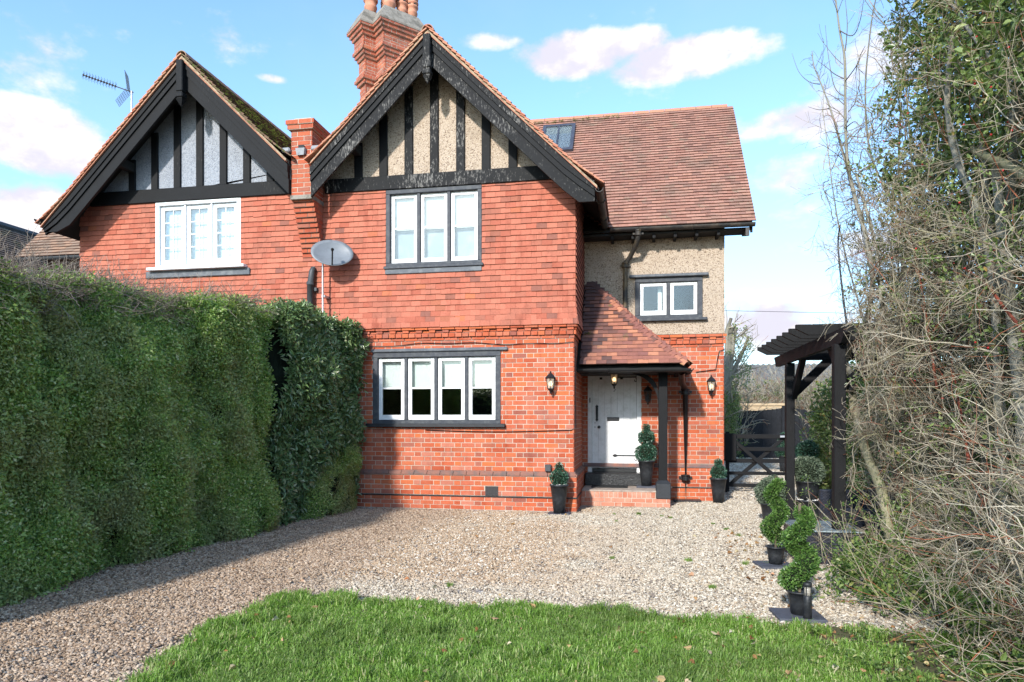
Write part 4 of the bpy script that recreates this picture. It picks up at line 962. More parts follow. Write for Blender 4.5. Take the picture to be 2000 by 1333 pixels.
# door
b = MB(); dy = SETB + .02
for q in ((.10, .175, dy, dy + .1, .49, 2.34), (.975, 1.055, dy, dy + .1, .49, 2.34), (.175, .975, dy + .001, dy + .1, 2.26, 2.34)): b.cbox(*q, .005)
df = obj('door', b, M_WHITE, house)
for i in range(7):
    b = MB(); a = .178 + i*.1135; b.cbox(a, a + .1125, dy + .045, dy + .08, .556, 2.258, .004); obj('board', b, M_WHITE, df)
b = MB(); b.cbox(.178, .973, dy + .02, dy + .08, .492, .552, .006); obj('weather_bar', b, M_IRON, df)
def hw(name, fn):
    b = MB(); fn(b); return obj(name, b, M_IRON, df)
yk = dy + .045
def strap(b, z):
    b.box(.62, .97, yk - .008, yk - .001, z - .012, z + .012); b.prism([(.54, z), (.57, z + .025), (.6, z + .027), (.63, z + .012), (.63, z - .012), (.6, z - .027), (.57, z - .025)], yk - .008, yk - .001)
    for s in (-1, 1):
        b.tube([(.955 + .02*math.cos(t) - .0, yk - .006, z + s*(.025 + .03 + .03*math.sin(t))) for t in np.linspace(-1.5, 3.4, 12)], .007, 5)
hw('strap_hinge', lambda b: strap(b, .79)); hw('strap_hinge', lambda b: strap(b, 2.21))
hw('letter_plate', lambda b: (b.cbox(.445, .665, yk - .012, yk - .001, 1.415, 1.485, .004), b.cbox(.475, .635, yk - .018, yk - .012, 1.435, 1.468, .003)))
hw('pull_handle', lambda b: (b.prism([(.262 + x, z) for x, z in ((0, 1.4), (.016, 1.425), (.026, 1.43), (.02, 1.46), (.022, 1.66), (.028, 1.69), (.016, 1.695), (0, 1.72), (-.016, 1.695), (-.028, 1.69), (-.022, 1.66), (-.02, 1.46), (-.026, 1.43), (-.016, 1.425))][::-1], yk - .01, yk - .001), b.tube([(.262, yk - .01, 1.46), (.262, yk - .045, 1.49), (.262, yk - .045, 1.63), (.262, yk - .01, 1.66)], .009, 6)))
hw('door_knob', lambda b: b.tube([(.3, yk - .001, 1.305), (.3, yk - .03, 1.305), (.3, yk - .04, 1.305), (.3, yk - .065, 1.305), (.3, yk - .07, 1.305)], [.028, .012, .026, .026, .012], 14))
hw('key_plate', lambda b: (b.box(.222, .232, yk - .006, yk - .001, 1.29, 1.32), b.box(.222, .232, yk - .006, yk - .001, 1.375, 1.39)))
hw('spy_plate', lambda b: (b.cbox(.31, .36, yk - .01, yk - .001, 2.17, 2.21, .003), b.cbox(.68, .73, yk - .01, yk - .001, 2.17, 2.21, .003)))
b = MB(); b.cbox(.128, .148, dy - .01, dy - .001, 1.75, 1.84, .003); obj('bell_push', b, M_IRON, df)
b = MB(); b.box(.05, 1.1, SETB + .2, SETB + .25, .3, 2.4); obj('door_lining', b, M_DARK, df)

# ---- rainwater pipes (parts of the house)
def pipe(parent, pts, r, mat, collars=(), name='downpipe', foot=None):
    b = MB(); b.tube(pts, r, 10); o = obj(name, b, mat, parent, True)
    for c in collars:
        b = MB(); b.lathe([(r*1.02, -.05), (r*1.45, -.045), (r*1.45, -.02), (r*1.25, -.015), (r*1.25, .02), (r*1.5, .03), (r*1.5, .05), (r, .055)], c[0], c[1], 14, c[2]); b.box(c[0] - r*2.2, c[0] + r*2.2, c[1] + r*.4, c[1] + r*.9, c[2] - .02, c[2] + .02); obj('pipe_collar', b, mat, o)
    return o
y = SETB - .085
pipe(house, [(1.0, EY - .06, 4.72), (1.0, EY - .05, 4.62), (.97, EY + .02, 4.5), (.86, y - .02, 4.34), (.79, y, 4.26), (.775, y, 4.15), (.772, y, 3.3), (.78, y - .02, 3.22)], .042, mat_plain('rusty_pipe', (.03, .027, .024), .6, .2, 5., .3, 30, c2=(.17, .12, .06)), [(.775, y, 4.2), (.772, y, 3.36), (1.0, EY - .055, 4.67)])
y = SETB - .07
pipe(house, [(1.70, PE + .3, 2.22), (1.71, PE + .5, 2.16), (1.74, SETB - .4, 2.08), (1.80, y - .05, 2.0), (1.82, y, 1.95), (1.82, y, .06)], .052, M_IRON, [(1.82, y, 1.93), (1.82, y, .42)])
b = MB(); b.cbox(1.6, 2.08, SETB - .27, SETB - .03, -.01, .045, .01); obj('gully', b, M_BLACKSTEP, house)
# cables clipped to the brickwork
b = MB(); b.tube([(x, -.02 - .004, 2.66 + .022*math.sin(x*2.2) + .01*math.sin(x*7)) for x in np.linspace(-3.6, .0, 40)], .006, 4); obj('cable', b, M_IRON, house)
b = MB(); b.tube([(x, -.024, 1.27 - .02*math.sin((x + 2.2)*1.7)) for x in np.linspace(-2.4, -.03, 30)] + [(.02, -.01, 1.31), (.026, .03, 1.36), (.03, .04, 1.6), (.03, .05, 2.1), (.03, .06, 2.6)], .006, 4); obj('cable', b, M_IRON, house)
b = MB(); b.tube([(2.27, SETB - .03, 2.14), (2.28, SETB - .025, 2.3), (2.0, SETB - .025, 2.28), (2.34, SETB - .025, 2.32), (2.37, SETB - .025, 2.5), (2.4, SETB - .025, 2.64), (2.5, SETB - .03, 2.68)][2:], .007, 4); obj('cable', b, M_IRON, house)
b = MB(); b.cbox(-.44, -.345, -.075, -.012, .63, .74, .008); obj('socket_box', b, M_GPIPE, house)

# ================================================================== things on and around the house
def lantern(label, loc, axis, hang=False, lit=True, glass=None):
    """six-sided coach lantern on a wall bracket; loc is the centre of the wall plate; axis points away from the wall"""
    t = thing('wall_lantern' if not hang else 'porch_lantern', label, 'lantern', loc, 0, 'coach lanterns by the front door')
    ax = Vector((*axis, 0)); c = ax*.1
    def hexr(r, z, ph=.52): return [(c.x + r*math.cos(ph + k*math.pi/3), c.y + r*math.sin(ph + k*math.pi/3), z) for k in range(6)]
    def loft(rings):
        b = MB(); v = [p for r in rings for p in r]; K = len(rings)
        b.add(v, [(k*6+i, k*6+(i+1) % 6, (k+1)*6+(i+1) % 6, (k+1)*6+i) for k in range(K-1) for i in range(6)] + [tuple(range(6))[::-1], tuple(range((K-1)*6, K*6))]); return b
    obj('roof', loft([hexr(.086, .085), hexr(.09, .093), hexr(.055, .135), hexr(.022, .165), hexr(.012, .172), hexr(.016, .185), hexr(.004, .2)]), M_IRON, t, local=True)
    obj('base', loft([hexr(.006, -.155), hexr(.02, -.14), hexr(.012, -.125), hexr(.05, -.085), hexr(.054, -.07)]), M_IRON, t, local=True)
    b = MB()
    for p, q in zip(hexr(.05, -.071), hexr(.072, .086)): b.tube([p, q], .0055, 4)
    obj('frame', b, M_IRON, t, local=True)
    obj('glass', loft([hexr(.045, -.069), hexr(.067, .084)]), M_LGLASS if lit else M_DGLASS, t, local=True)
    if lit:
        b = MB(); b.lathe([(.004, -.035), (.02, -.025), (.025, .0), (.018, .03), (.005, .045)], c.x, c.y, 10); obj('bulb', b, M_BULB, t, True, local=True)
    b = MB()
    if hang: b.tube([(c.x, c.y, -.15), (c.x + .02, c.y, -.17), (c.x + .01, c.y, -.19), (c.x - .01, c.y, -.2)], .005, 5); b.tube([(c.x, c.y, .19), (c.x, c.y, .24)], .006, 5)
    else:
        b.tube([(0, 0, -.06), tuple(ax*.05 + Vector((0, 0, -.11))), tuple(c + Vector((0, 0, -.13)))], .011, 6)
        sd = Vector((-ax.y, ax.x, 0)); b.tube([tuple(ax*-.002 + Vector((0, 0, -.11))), tuple(ax*.004 + Vector((0, 0, -.105))), tuple(ax*.004 + Vector((0, 0, .02))), tuple(ax*-.002 + Vector((0, 0, .025)))], [.02, .028, .028, .02], 8)
        b.tube([(0, 0, .0), tuple(ax*.012)], .03, 10)
    obj('bracket', b, M_IRON, t, local=True)
    return t
def mat_lglass(name, c, tr):
    m, t, out = material(name); p = t.new('ShaderNodeBsdfPrincipled'); t.put(p.inputs['Base Color'], (*c, 1)); p.inputs['Roughness'].default_value = .15; p.inputs['Specular IOR Level'].default_value = .6
    tb = t.new('ShaderNodeBsdfTransparent'); mx = t.new('ShaderNodeMixShader'); mx.inputs[0].default_value = tr; t.l.new(tb.outputs[0], mx.inputs[1]); t.l.new(p.outputs[0], mx.inputs[2]); t.l.new(mx.outputs[0], out.inputs[0]); return m
M_LGLASS = mat_lglass('lantern_glass', (.62, .58, .5), .4); M_DGLASS = mat_lglass('dark_lantern_glass', (.05, .05, .05), .5)
lantern('lit black coach lantern on the brick wall between the long window and the porch', (-.345, -.013, 2.0), (0, -1))
lantern('lit black coach lantern at the right corner of the house, above the gate side', (2.255, SETB - .013, 2.02), (0, -1))
lantern('unlit black lantern in the porch shade between the door and the post', (1.17, SETB - .013, 1.86), (0, -1), lit=False)
lantern('lit lantern hanging under the porch gutter in front of the white door', (.6, 1.1, 2.12), (0, -1), hang=True)

# satellite dish on its pole
t = thing('satellite_dish', 'grey oval satellite dish on a thin pale pole in front of the hung tiles', 'satellite dish', (-4.09, -.22, 2.3))
dc = Vector((-3.86, -.36, 4.14)); dn = Vector((.42, -.86, .42)).normalized(); du = Vector((1, .45, 0)).normalized(); du = (du - dn*du.dot(dn)).normalized(); dv = dn.cross(du)
if dv.z < 0: dv = -dv
b = MB(); v = []; K, Sg = 6, 28
for side in (0, 1):
    for k in range(K+1):
        r = k/K
        for i in range(Sg):
            a = 2*math.pi*i/Sg; v.append(tuple(dc + du*(.335*r*math.cos(a)) + dv*(.25*r*math.sin(a)) - dn*(.07*(1 - r*r) + side*.012)))
R_ = (K+1)*Sg; f = []
for k in range(K):
    for i in range(Sg):
        j = (i+1) % Sg; f.append((k*Sg+i, (k+1)*Sg+i, (k+1)*Sg+j, k*Sg+j)); f.append((R_+k*Sg+j, R_+(k+1)*Sg+j, R_+(k+1)*Sg+i, R_+k*Sg+i))
for i in range(Sg): j = (i+1) % Sg; f.append((K*Sg+i, R_+K*Sg+i, R_+K*Sg+j, K*Sg+j))
b.add(v, f); obj('dish', b, mat_plain('dish_grey', (.17, .185, .205), .45, .15, 12., .03, 50, .4), t, True)
b = MB(); lnb = dc + dn*.27 - dv*.13; b.tube([tuple(dc - dv*.24 - dn*.02), tuple(lnb)], .012, 6); b.tube([tuple(lnb - dn*.02), tuple(lnb + (dc - lnb).normalized()*.08)], .026, 8); obj('feed_arm', b, M_IRON, t)
b = MB(); b.tube([(-4.09, -.22, 2.3), (-4.09, -.22, 4.05), tuple(dc - dn*.1 + Vector((-.1, .04, 0)))], .017, 8); obj('pole', b, M_ALU, t, True)
b = MB(); b.cbox(-4.12, -4.06, -.21, -.0, 3.45, 3.49, .004); b.cbox(-4.12, -4.06, -.21, -.0, 2.5, 2.54, .004); obj('wall_bracket', b, M_ALU, t)
# soil vent pipe
t = thing('vent_pipe', 'dark grey vent pipe with slanted top standing beside the dish pole', 'pipe', (-4.36, -.12, 2.4))
b = MB(); b.tube([(-4.36, -.12, 2.4), (-4.36, -.12, 3.68)], .055, 12); obj('pipe', b, M_GPIPE, t, True)
b = MB(); b.tube([(-4.36, -.12, 3.68), (-4.36, -.12, 3.72), (-4.355, -.115, 3.73), (-4.34, -.1, 3.9), (-4.325, -.085, 3.96), (-4.31, -.07, 3.985)], [.063, .063, .055, .052, .045, .02], 12); obj('cowl', b, M_GPIPE, t, True)
b = MB(); b.cbox(-4.32, -4.26, -.1, -.0, 3.58, 3.64, .004); obj('clip', b, M_GPIPE, t)
# flood light on the corner of the hedge
t = thing('flood_light', 'grey flood light on the brick wall at the upper right end of the hedge', 'flood light', (-3.62, -.02, 2.68))
Mx = Matrix.Translation((-3.5, -.16, 2.68)) @ Euler((rad(-35), 0, rad(-25))).to_matrix().to_4x4()
b = MB(); b.cbox(-.1, .1, -.03, .03, -.075, .075, .012, Mx); obj('housing', b, mat_plain('lamp_grey', (.16, .17, .18), .5, .2), t)
b = MB(); b.box(-.085, .085, -.033, -.031, -.06, .06, Mx); obj('glass', b, M_GPIPE, t)
b = MB(); b.tube([(-3.62, -.0, 2.66), (-3.6, -.08, 2.64), (-3.52, -.13, 2.66)], .012, 6); obj('bracket', b, M_IRON, t)
# aerial on the neighbour's chimney side
p0 = Vector(on_y(257, 240, 2.)); t = thing('television_aerial', 'thin television aerial with grid reflector above the left gable', 'aerial', (p0.x, p0.y, 6.3))
top = Vector(on_y(257, 178, 2.)); tip = Vector(on_y(163, 147, 1.6))
b = MB(); b.tube([(p0.x, p0.y, 6.3), tuple(top)], .02, 8); obj('mast', b, M_ALU, t)
b = MB(); ctr = top - Vector((0, 0, .02)); b.tube([tuple(ctr + (ctr - tip)*.04), tuple(tip)], .012, 5); boom = obj('boom', b, M_GPIPE, t)
d = (tip - ctr); dn_ = d.normalized(); sd_ = dn_.cross(Vector((0, 0, 1))).normalized(); up_ = sd_.cross(dn_)
for k in range(12):
    q = ctr + d*(.34 + .66*k/11); b = MB()
    for a_ in (up_ + sd_*.5, up_ - sd_*.5): b.tube([tuple(q - a_*.075), tuple(q + a_*.075)], .004, 4)
    b.tube([tuple(q - dn_*.012), tuple(q + dn_*.012)], .024, 6); obj('element', b, M_GPIPE, boom)
for sg in (1, -1):
    b = MB(); o_ = ctr + d*.06; e1 = (up_*.9*sg + dn_*.35).normalized()
    for k in range(7): b.tube([tuple(o_ + sd_*(-.15 + .05*k)), tuple(o_ + sd_*(-.15 + .05*k) + e1*.36)], .004, 4)
    for k in range(8): b.tube([tuple(o_ - sd_*.15 + e1*(.36*k/7)), tuple(o_ + sd_*.15 + e1*(.36*k/7))], .004, 4)
    obj('reflector', b, M_GPIPE, t)
# overhead wire
a_ = on_y(1424, 597, 9.); b = MB(); b.tube([(a_[0] - 3.0 + k*1.2, 9. + .3*k, a_[2] - .0 + .012*abs(k - 6) - .07) for k in range(14)], .006, 4)
tag(obj('overhead_wire', b, M_IRON), 'thin black wire crossing the sky from the house corner to the hedge', 'wire')

# ---- potted topiary
def leafball(R_, n, L, Wd, mat, squash=1.):
    P = unit(n); D = P + unit(n)*.75; ph = rng.random(3)*6; wob = 1 + .05*np.sin(P[:, :1]*5 + ph[0]) + .05*np.sin(P[:, 1:2]*6 + ph[1]) + .04*np.sin(P[:, 2:]*7 + ph[2]); v, f = leaves(P*R_*wob*rng.uniform(.84, 1.04, (n, 1))*np.array((1, 1, squash)), D, L*rng.uniform(.7, 1.2, n), Wd*rng.uniform(.7, 1.2, n), fold=.3)
    return v, f
def add_ball(t, R_, z, n, L, Wd, mat, name='foliage', cx=0., cy=0., squash=1.):
    b = MB(); v, f = leafball(R_, n, L, Wd, mat, squash); b.add(v + np.array((cx, cy, z)), f); o = obj(name, b, mat, t, local=True)
    b = MB(); K = 8; b.lathe([(R_*.8*math.sin(math.pi*k/K) + .001, -R_*.8*squash*math.cos(math.pi*k/K)) for k in range(K+1)], cx, cy, 14, z); obj('foliage_core', b, M_CORE, o, local=True)
    return o
def planter(t, r0, r1, h, z=0., rim=.012, mat=None):
    b = MB(); b.lathe([(r0, 0), (r0 + (r1-r0)*.5, h*.5), (r1, h*.93), (r1 + rim, h*.935), (r1 + rim, h), (r1 - .006, h), (r1 - .012, h*.93), (.001, h*.92)], 0, 0, 28, z); return obj('pot', b, mat or M_POT, t, True, local=True)
def stones(t, R_, z, n=60):
    b = MB()
    for k in range(n):
        a = random.random()*6.28; r = R_*math.sqrt(random.random()); s = random.uniform(.008, .014); x, y = r*math.cos(a), r*math.sin(a)
        b.lathe([(s*.3, -s*.6), (s, 0), (s*.7, s*.5), (.001, s*.6)], x, y, 5, z + random.uniform(0, .01))
    obj('white_pebbles', b, M_PEBW, t, local=True, kind='stuff')
def bobble(label, loc, z0, pot_, balls, mat, dress=True):
    t = thing('potted_topiary', label, 'topiary', loc, random.random()*6, 'potted topiary by the house')
    planter(t, *pot_, z0)
    h = z0 + pot_[2]
    if dress: stones(t, pot_[1] - .015, h - .012)
    b = MB(); b.tube([(0, 0, h - .1), (0, 0, h + .2)], .012, 6); obj('stem', b, M_BARKD, t, local=True)
    for (R_, zc) in balls: add_ball(t, R_, h + zc, int(1500*(R_/.13)**2), .03, .015, mat)
    return t
p = on_z(1093, 1003); 
bobble('teal bobble-topped topiary in a tall black pot at the front corner of the house', (-.19, -.30, 0), .02, (.085, .135, .44), [(.128, .1), (.055, .26)], M_TEAL)
bobble('double-ball topiary in a tall black pot on the porch step by the door', (1.14, 1.36, 0), .30, (.085, .135, .44), [(.17, .12), (.13, .39), (.055, .56)], M_TEAL)
bobble('teal bobble-topped topiary in a tall black pot below the right-hand lantern', (2.36, 1.55, 0), .0, (.085, .135, .44), [(.125, .09), (.055, .26)], M_TEAL, False)
pb = on_z(1526, 1028)
bobble('sage grey ball topiary in a black pot just left of the pergola post', (pb[0] - .1, pb[1] + .1, 0), 0., (.11, .15, .30), [(.205, .14)], M_SAGE, False)
bobble('pale sage ball topiary in a small pot stood on a tall planter of pebbles', (3.27, -.78, 0), .36, (.125, .155, .25), [(.2, .12)], M_SAGE, False)
t = thing('tall_planter', 'tall black planter of white pebbles under the sage ball topiary', 'planter', (3.27, -.78, 0)); planter(t, .13, .185, .36); stones(t, .17, .355, 110)
bobble('double-ball topiary half hidden behind the sage ball and the pergola post', (3.42, -.1, 0), .0, (.10, .14, .36), [(.19, .33), (.15, .62)], M_TEAL, False)
bobble('far double-ball topiary seen through the gate in front of the black fence', (4.95, 9.0, 0), .0, (.11, .15, .45), [(.22, .14), (.17, .45)], M_TEAL, False)
for x, y, lab in ((-.19, -.29, 'thin dark slab under the pot at the front corner of the house'), (1.14, 1.35, 'thin dark slab under the topiary pot on the porch step')):
    z = .0 if y < 0 else .273
    b = MB(); b.cbox(x - .17, x + .17, y - .15, y + .15, z, z + (.02 if y < 0 else .026), .004); tag(obj('pot_slab', b, M_SLAB), lab, 'slab')
def spiral(label, loc, h, rz, turns=1.75, r0=.088):
    t = thing('spiral_topiary', label, 'topiary', loc, rz, 'green spiral topiary along the drive')
    planter(t, .062, .085, .17, .0); b = MB(); b.tube([(0, 0, .1), (0, 0, h)], .011, 6); obj('stem', b, M_BARKD, t, local=True)
    n = 7000; s = rng.random(n)**.9; a = s*turns*2*math.pi; cr = .06*(1 - .3*s); z = .23 + s*(h - .29)
    cen = np.stack([cr*np.cos(a), cr*np.sin(a), z], 1); u = unit(n); u[:, 2] *= .8; tr = (r0*(1 - .42*s))[:, None]
    P = cen + u*tr*rng.uniform(.82, 1.0, (n, 1)); v, f = leaves(P, u + unit(n)*.7, .026*rng.uniform(.7, 1.2, n), .014, fold=.3)
    b = MB(); b.add(v, f); o = obj('foliage', b, M_BOX, t, local=True)
    s = np.linspace(0, 1, 40); a = s*turns*2*math.pi; cr = .06*(1 - .3*s)
    b = MB(); b.tube(np.stack([cr*np.cos(a), cr*np.sin(a), .23 + s*(h - .29)], 1), r0*.7*(1 - .42*s), 10); obj('foliage_core', b, M_CORE, o, local=True)
    return t
s1 = on_z(1515, 1102, .03); s2 = on_z(1562, 1200, .03)
spiral('green spiral topiary on the farther slab, nearer the house', (s1[0], s1[1], .036), .86, .6); spiral('green spiral topiary on the nearer slab beside the small bollard light', (s2[0], s2[1], .036), .80, 2.6)
for q, lab, rz in ((s1, 'blue-grey paving slab under the farther spiral topiary', .05), (s2, 'blue-grey paving slab under the nearer spiral topiary', -.05)):
    b = MB(); b.cbox(-.18, .15, -.15, .15, .0, .034, .005, Matrix.Translation((q[0], q[1], 0)) @ Matrix.Rotation(rz + .12, 4, 'Z')); tag(obj('paving_slab', b, M_SLAB), lab, 'slab')
q = on_z(1577, 1217); t = thing('bollard_light', 'short black solar bollard light in front of the nearer spiral topiary', 'bollard light', (q[0], q[1], 0))
b = MB(); b.lathe([(.03, 0), (.03, .19), (.027, .195), (.001, .196)], 0, 0, 16); obj('post', b, M_POT, t, True, local=True)
b = MB(); b.lathe([(.022, .196), (.022, .262), (.001, .263)], 0, 0, 16); obj('lens', b, M_LGLASS, t, True, local=True)
b = MB(); b.lathe([(.031, .262), (.031, .285), (.026, .29), (.001, .291)], 0, 0, 16); obj('cap', b, M_POT, t, True, local=True)
b = MB()
for k in range(3): a = k*2.1; b.box(.024*math.cos(a) - .003, .024*math.cos(a) + .003, .024*math.sin(a) - .003, .024*math.sin(a) + .003, .196, .262)
obj('cage', b, M_POT, t, local=True)
b = MB(); b.cbox(.2, .82, 1.12, 1.49, .2725, .287, .004); o = obj('door_mat', b, M_MAT); tag(o, 'black rubber mat on the porch step below the door', 'door mat')

# ---- pergola
t = thing('pergola', 'black timber pergola arch at the edge of the twiggy hedge', 'pergola', (3.0, -2.1, 0)); PX = 3.01
for (x, y) in ((PX, -.92), (2.98, -3.3), (4.5, -.92), (4.5, -3.3)):
    b = MB(); b.cbox(x - .055, x + .055, y - .055, y + .055, -.02, 2.21, .006); obj('post', b, M_BCLEAN, t)
for x in (PX - .02, 4.5):
    b = MB(); b.prism([(-3.45, 2.21), (-3.4, 2.21), (-.25, 2.21), (-.12, 2.34), (-.12, 2.355), (-3.56, 2.355), (-3.56, 2.3)], x - .03, x + .03, 'x'); obj('beam', b, M_BCLEAN, t)
    for (y, s) in ((-.92, -1), (-3.3, 1)):
        b = MB(); b.prism([(y + s*.055, 1.72), (y + s*.055, 1.86), (y + s*.45, 2.209), (y + s*.58, 2.209)][::s], x + .035, x + .1, 'x'); obj('brace', b, M_BCLEAN, t)
for y in (-.92, -3.3):
    b = MB(); b.prism([(PX + .056, 1.72), (PX + .056, 1.88), (PX + .42, 2.245), (PX + .57, 2.245)], y - .035, y + .035); obj('brace', b, M_BCLEAN, t)
    b = MB(); b.cbox(PX + .056, 4.445, y - .03, y + .03, 2.245, 2.354, .004); obj('cross_beam', b, M_BCLEAN, t)
for k in range(8):
    y = -.55 - k*.335; b = MB(); xa = 2.655; b.prism([(xa, 2.47), (xa, 2.425), (xa + .13, 2.3565), (4.75, 2.3565), (4.88, 2.425), (4.88, 2.47)][::-1], y - .025, y + .025); obj('rafter', b, M_BCLEAN, t)

# ---- rattan furniture under the pergola
t = thing('coffee_table', 'low dark rattan coffee table with dusty glass top by the pergola post', 'table', (2.85, -3.1, 0))
b = MB(); b.cbox(2.56, 3.15, -3.45, -2.75, .0, .33, .01); obj('base', b, M_RATTAN, t); b = MB(); b.cbox(2.54, 3.17, -3.47, -2.73, .331, .345, .004); obj('glass_top', b, M_TGLASS, t)
t = thing('rattan_chair', 'dark woven rattan armchair half hidden behind the nearer pergola post', 'chair', (3.35, -2.2, 0))
b = MB(); b.cbox(3.16, 3.84, -2.5, -1.85, .22, .36, .02); obj('seat', b, M_RATTAN, t)
b = MB(); b.cbox(3.16, 3.84, -1.9, -1.78, .0, .6, .02); obj('armrest', b, M_RATTAN, t); b = MB(); b.cbox(3.16, 3.84, -2.56, -2.45, .0, .45, .02); obj('armrest', b, M_RATTAN, t)
b = MB(); b.cbox(3.74, 3.86, -2.5, -1.85, .0, .85, .02); obj('backrest', b, M_RATTAN, t)

# ---- gate
GY = 3.4; t = thing('gate', 'black five-bar timber gate across the side drive', 'gate', (3.3, GY, 0))
b = MB(); b.cbox(2.71, 2.78, GY - .035, GY + .035, -.02, 1.2, .006); obj('post', b, M_BCLEAN, t); b = MB(); b.cbox(3.84, 3.92, GY - .035, GY + .035, .02, 1.2, .006); obj('stile', b, M_BCLEAN, t)
for z0_, z1_ in ((1.065, 1.155), (.82, .9), (.59, .67), (.35, .415), (.11, .18)):
    b = MB(); b.cbox(2.781, 3.839, GY - .02, GY + .02, z0_, z1_, .005); obj('rail', b, M_BCLEAN, t)
for s in (0, 1):
    x0_, x1_ = (2.8, 3.82) if s else (3.82, 2.8); yy = GY - .045 + s*.07
    L = math.hypot(1.02, .98); an = math.atan2(.93, x1_ - x0_)
    b = MB(); b.cbox(0, L*.99, -.015, .015, -.035, .035, .004, Matrix.Translation((x0_, yy, .16)) @ Matrix.Rotation(-an, 4, 'Y')); obj('brace', b, M_BCLEAN, t)
b = MB(); b.cbox(2.66, 2.905, GY - .1, GY - .05, .63, 1.165, .01); obj('board', b, M_BCLEAN, t)
b = MB(); b.cbox(3.72, 3.93, GY - .08, GY - .05, 1.09, 1.13, .004); obj('latch', b, M_ALU, t)
# ---- fence behind the gate
FY = 15.9; t = thing('panel_fence', 'dark lapped-board fence with sagging top behind the gate', 'fence', (5.8, FY, 0))
xs = np.arange(2.6, 9.6, .165)
for i, x in enumerate(xs):
    u = ((x - 3.0) % 3.3)/3.3; top = 1.74 + .13*(2*u - 1)**2
    b = MB(); d = .012 if i % 2 else 0; b.cbox(x, x + .175, FY - .03 + d, FY - .005 + d, -.01, top, .004); obj('board', b, M_FENCE, t)
for x in (3.0, 6.3, 9.6):
    b = MB(); b.cbox(x - .05, x + .05, FY - .09, FY - .031, -.01, 1.93, .006); obj('post', b, M_FENCE, t)
b = MB(); b.cbox(5.2, 7.0, 18.4, 18.5, 0., 1.98, .01); b.cbox(5.15, 7.05, 18.36, 18.54, 1.98, 2.08, .01); tag(obj('timber_screen', b, M_TIMBER), 'strip of new pale timber showing above the black fence', 'screen')
b = MB(); b.cbox(4.6, 5.1, 14.8, 15.6, 0, .5, .02)
# far shed with a corrugated roof
t = thing('shed', 'far shed with long grey corrugated roof behind the scrub', 'shed', (9, 36, 0)); M_CORR = mat_plain('corrugated', (.15, .145, .135), .8, .35, 3., .2)
b = MB(); b.box(2.6, 23, 33.5, 41, 0, 3.0); obj('wall', b, M_MORTAR2, t)
b = MB(); nx_ = 240; xs = np.linspace(2.2, 23.4, nx_); v = []
for (yy, zz) in ((33.0, 2.9), (37.5, 5.1), (42., 2.9)):
    for i, x in enumerate(xs): v.append((x, yy, zz + .05*math.sin(i*math.pi/2)))
b.add(v, [(r*nx_ + i, r*nx_ + i+1, (r+1)*nx_ + i+1, (r+1)*nx_ + i) for r in range(2) for i in range(nx_-1)]); obj('roof', b, M_CORR, t)
# house beyond on the left
t = thing('far_house', 'house with dark mossy tiled roof at the left edge behind the hedge', 'house', (-15.2, 3, 0))
b = MB(); b.box(-17.4, -13.0, -1.5, 9, 0, 4.2); b.prism([(-17.4, 4.2), (-13.0, 4.2), (-15.2, 6.25)], -1.5, 9.); obj('wall', b, M_WHITE, t)
b = MB(); b.prism([(-12.5, 3.72), (-15.2, 6.42), (-17.9, 3.72), (-17.9, 3.62), (-15.2, 6.3), (-12.5, 3.62)], -2, 9.4); rf = obj('roof', b, M_MORTAR2, t)
q_ = math.sqrt(.5); lay('roof_tile', tiles_rect((-12.5, 0, 3.72), (0, 1, 0), (-q_, 0, q_), (q_, 0, q_), 37, .1, lambda v: (-2, 9.4)), TT2, mat_pieces('dark_roof_tile', [(0, (.11, .085, .07)), (1, (.2, .15, .12))], (.12, .13, .06), .5), rf, 60, {})
b = MB(); b.tube([(-15.2, -2, 6.45), (-15.2, 9.4, 6.45)], .11, 8); obj('ridge', b, M_GPIPE, t)
b = MB(); b.tube([(-12.75, 2.5, 1), (-12.75, 2.5, 4.75)], .08, 10); obj('soil_pipe', b, M_WHITE, t, True)

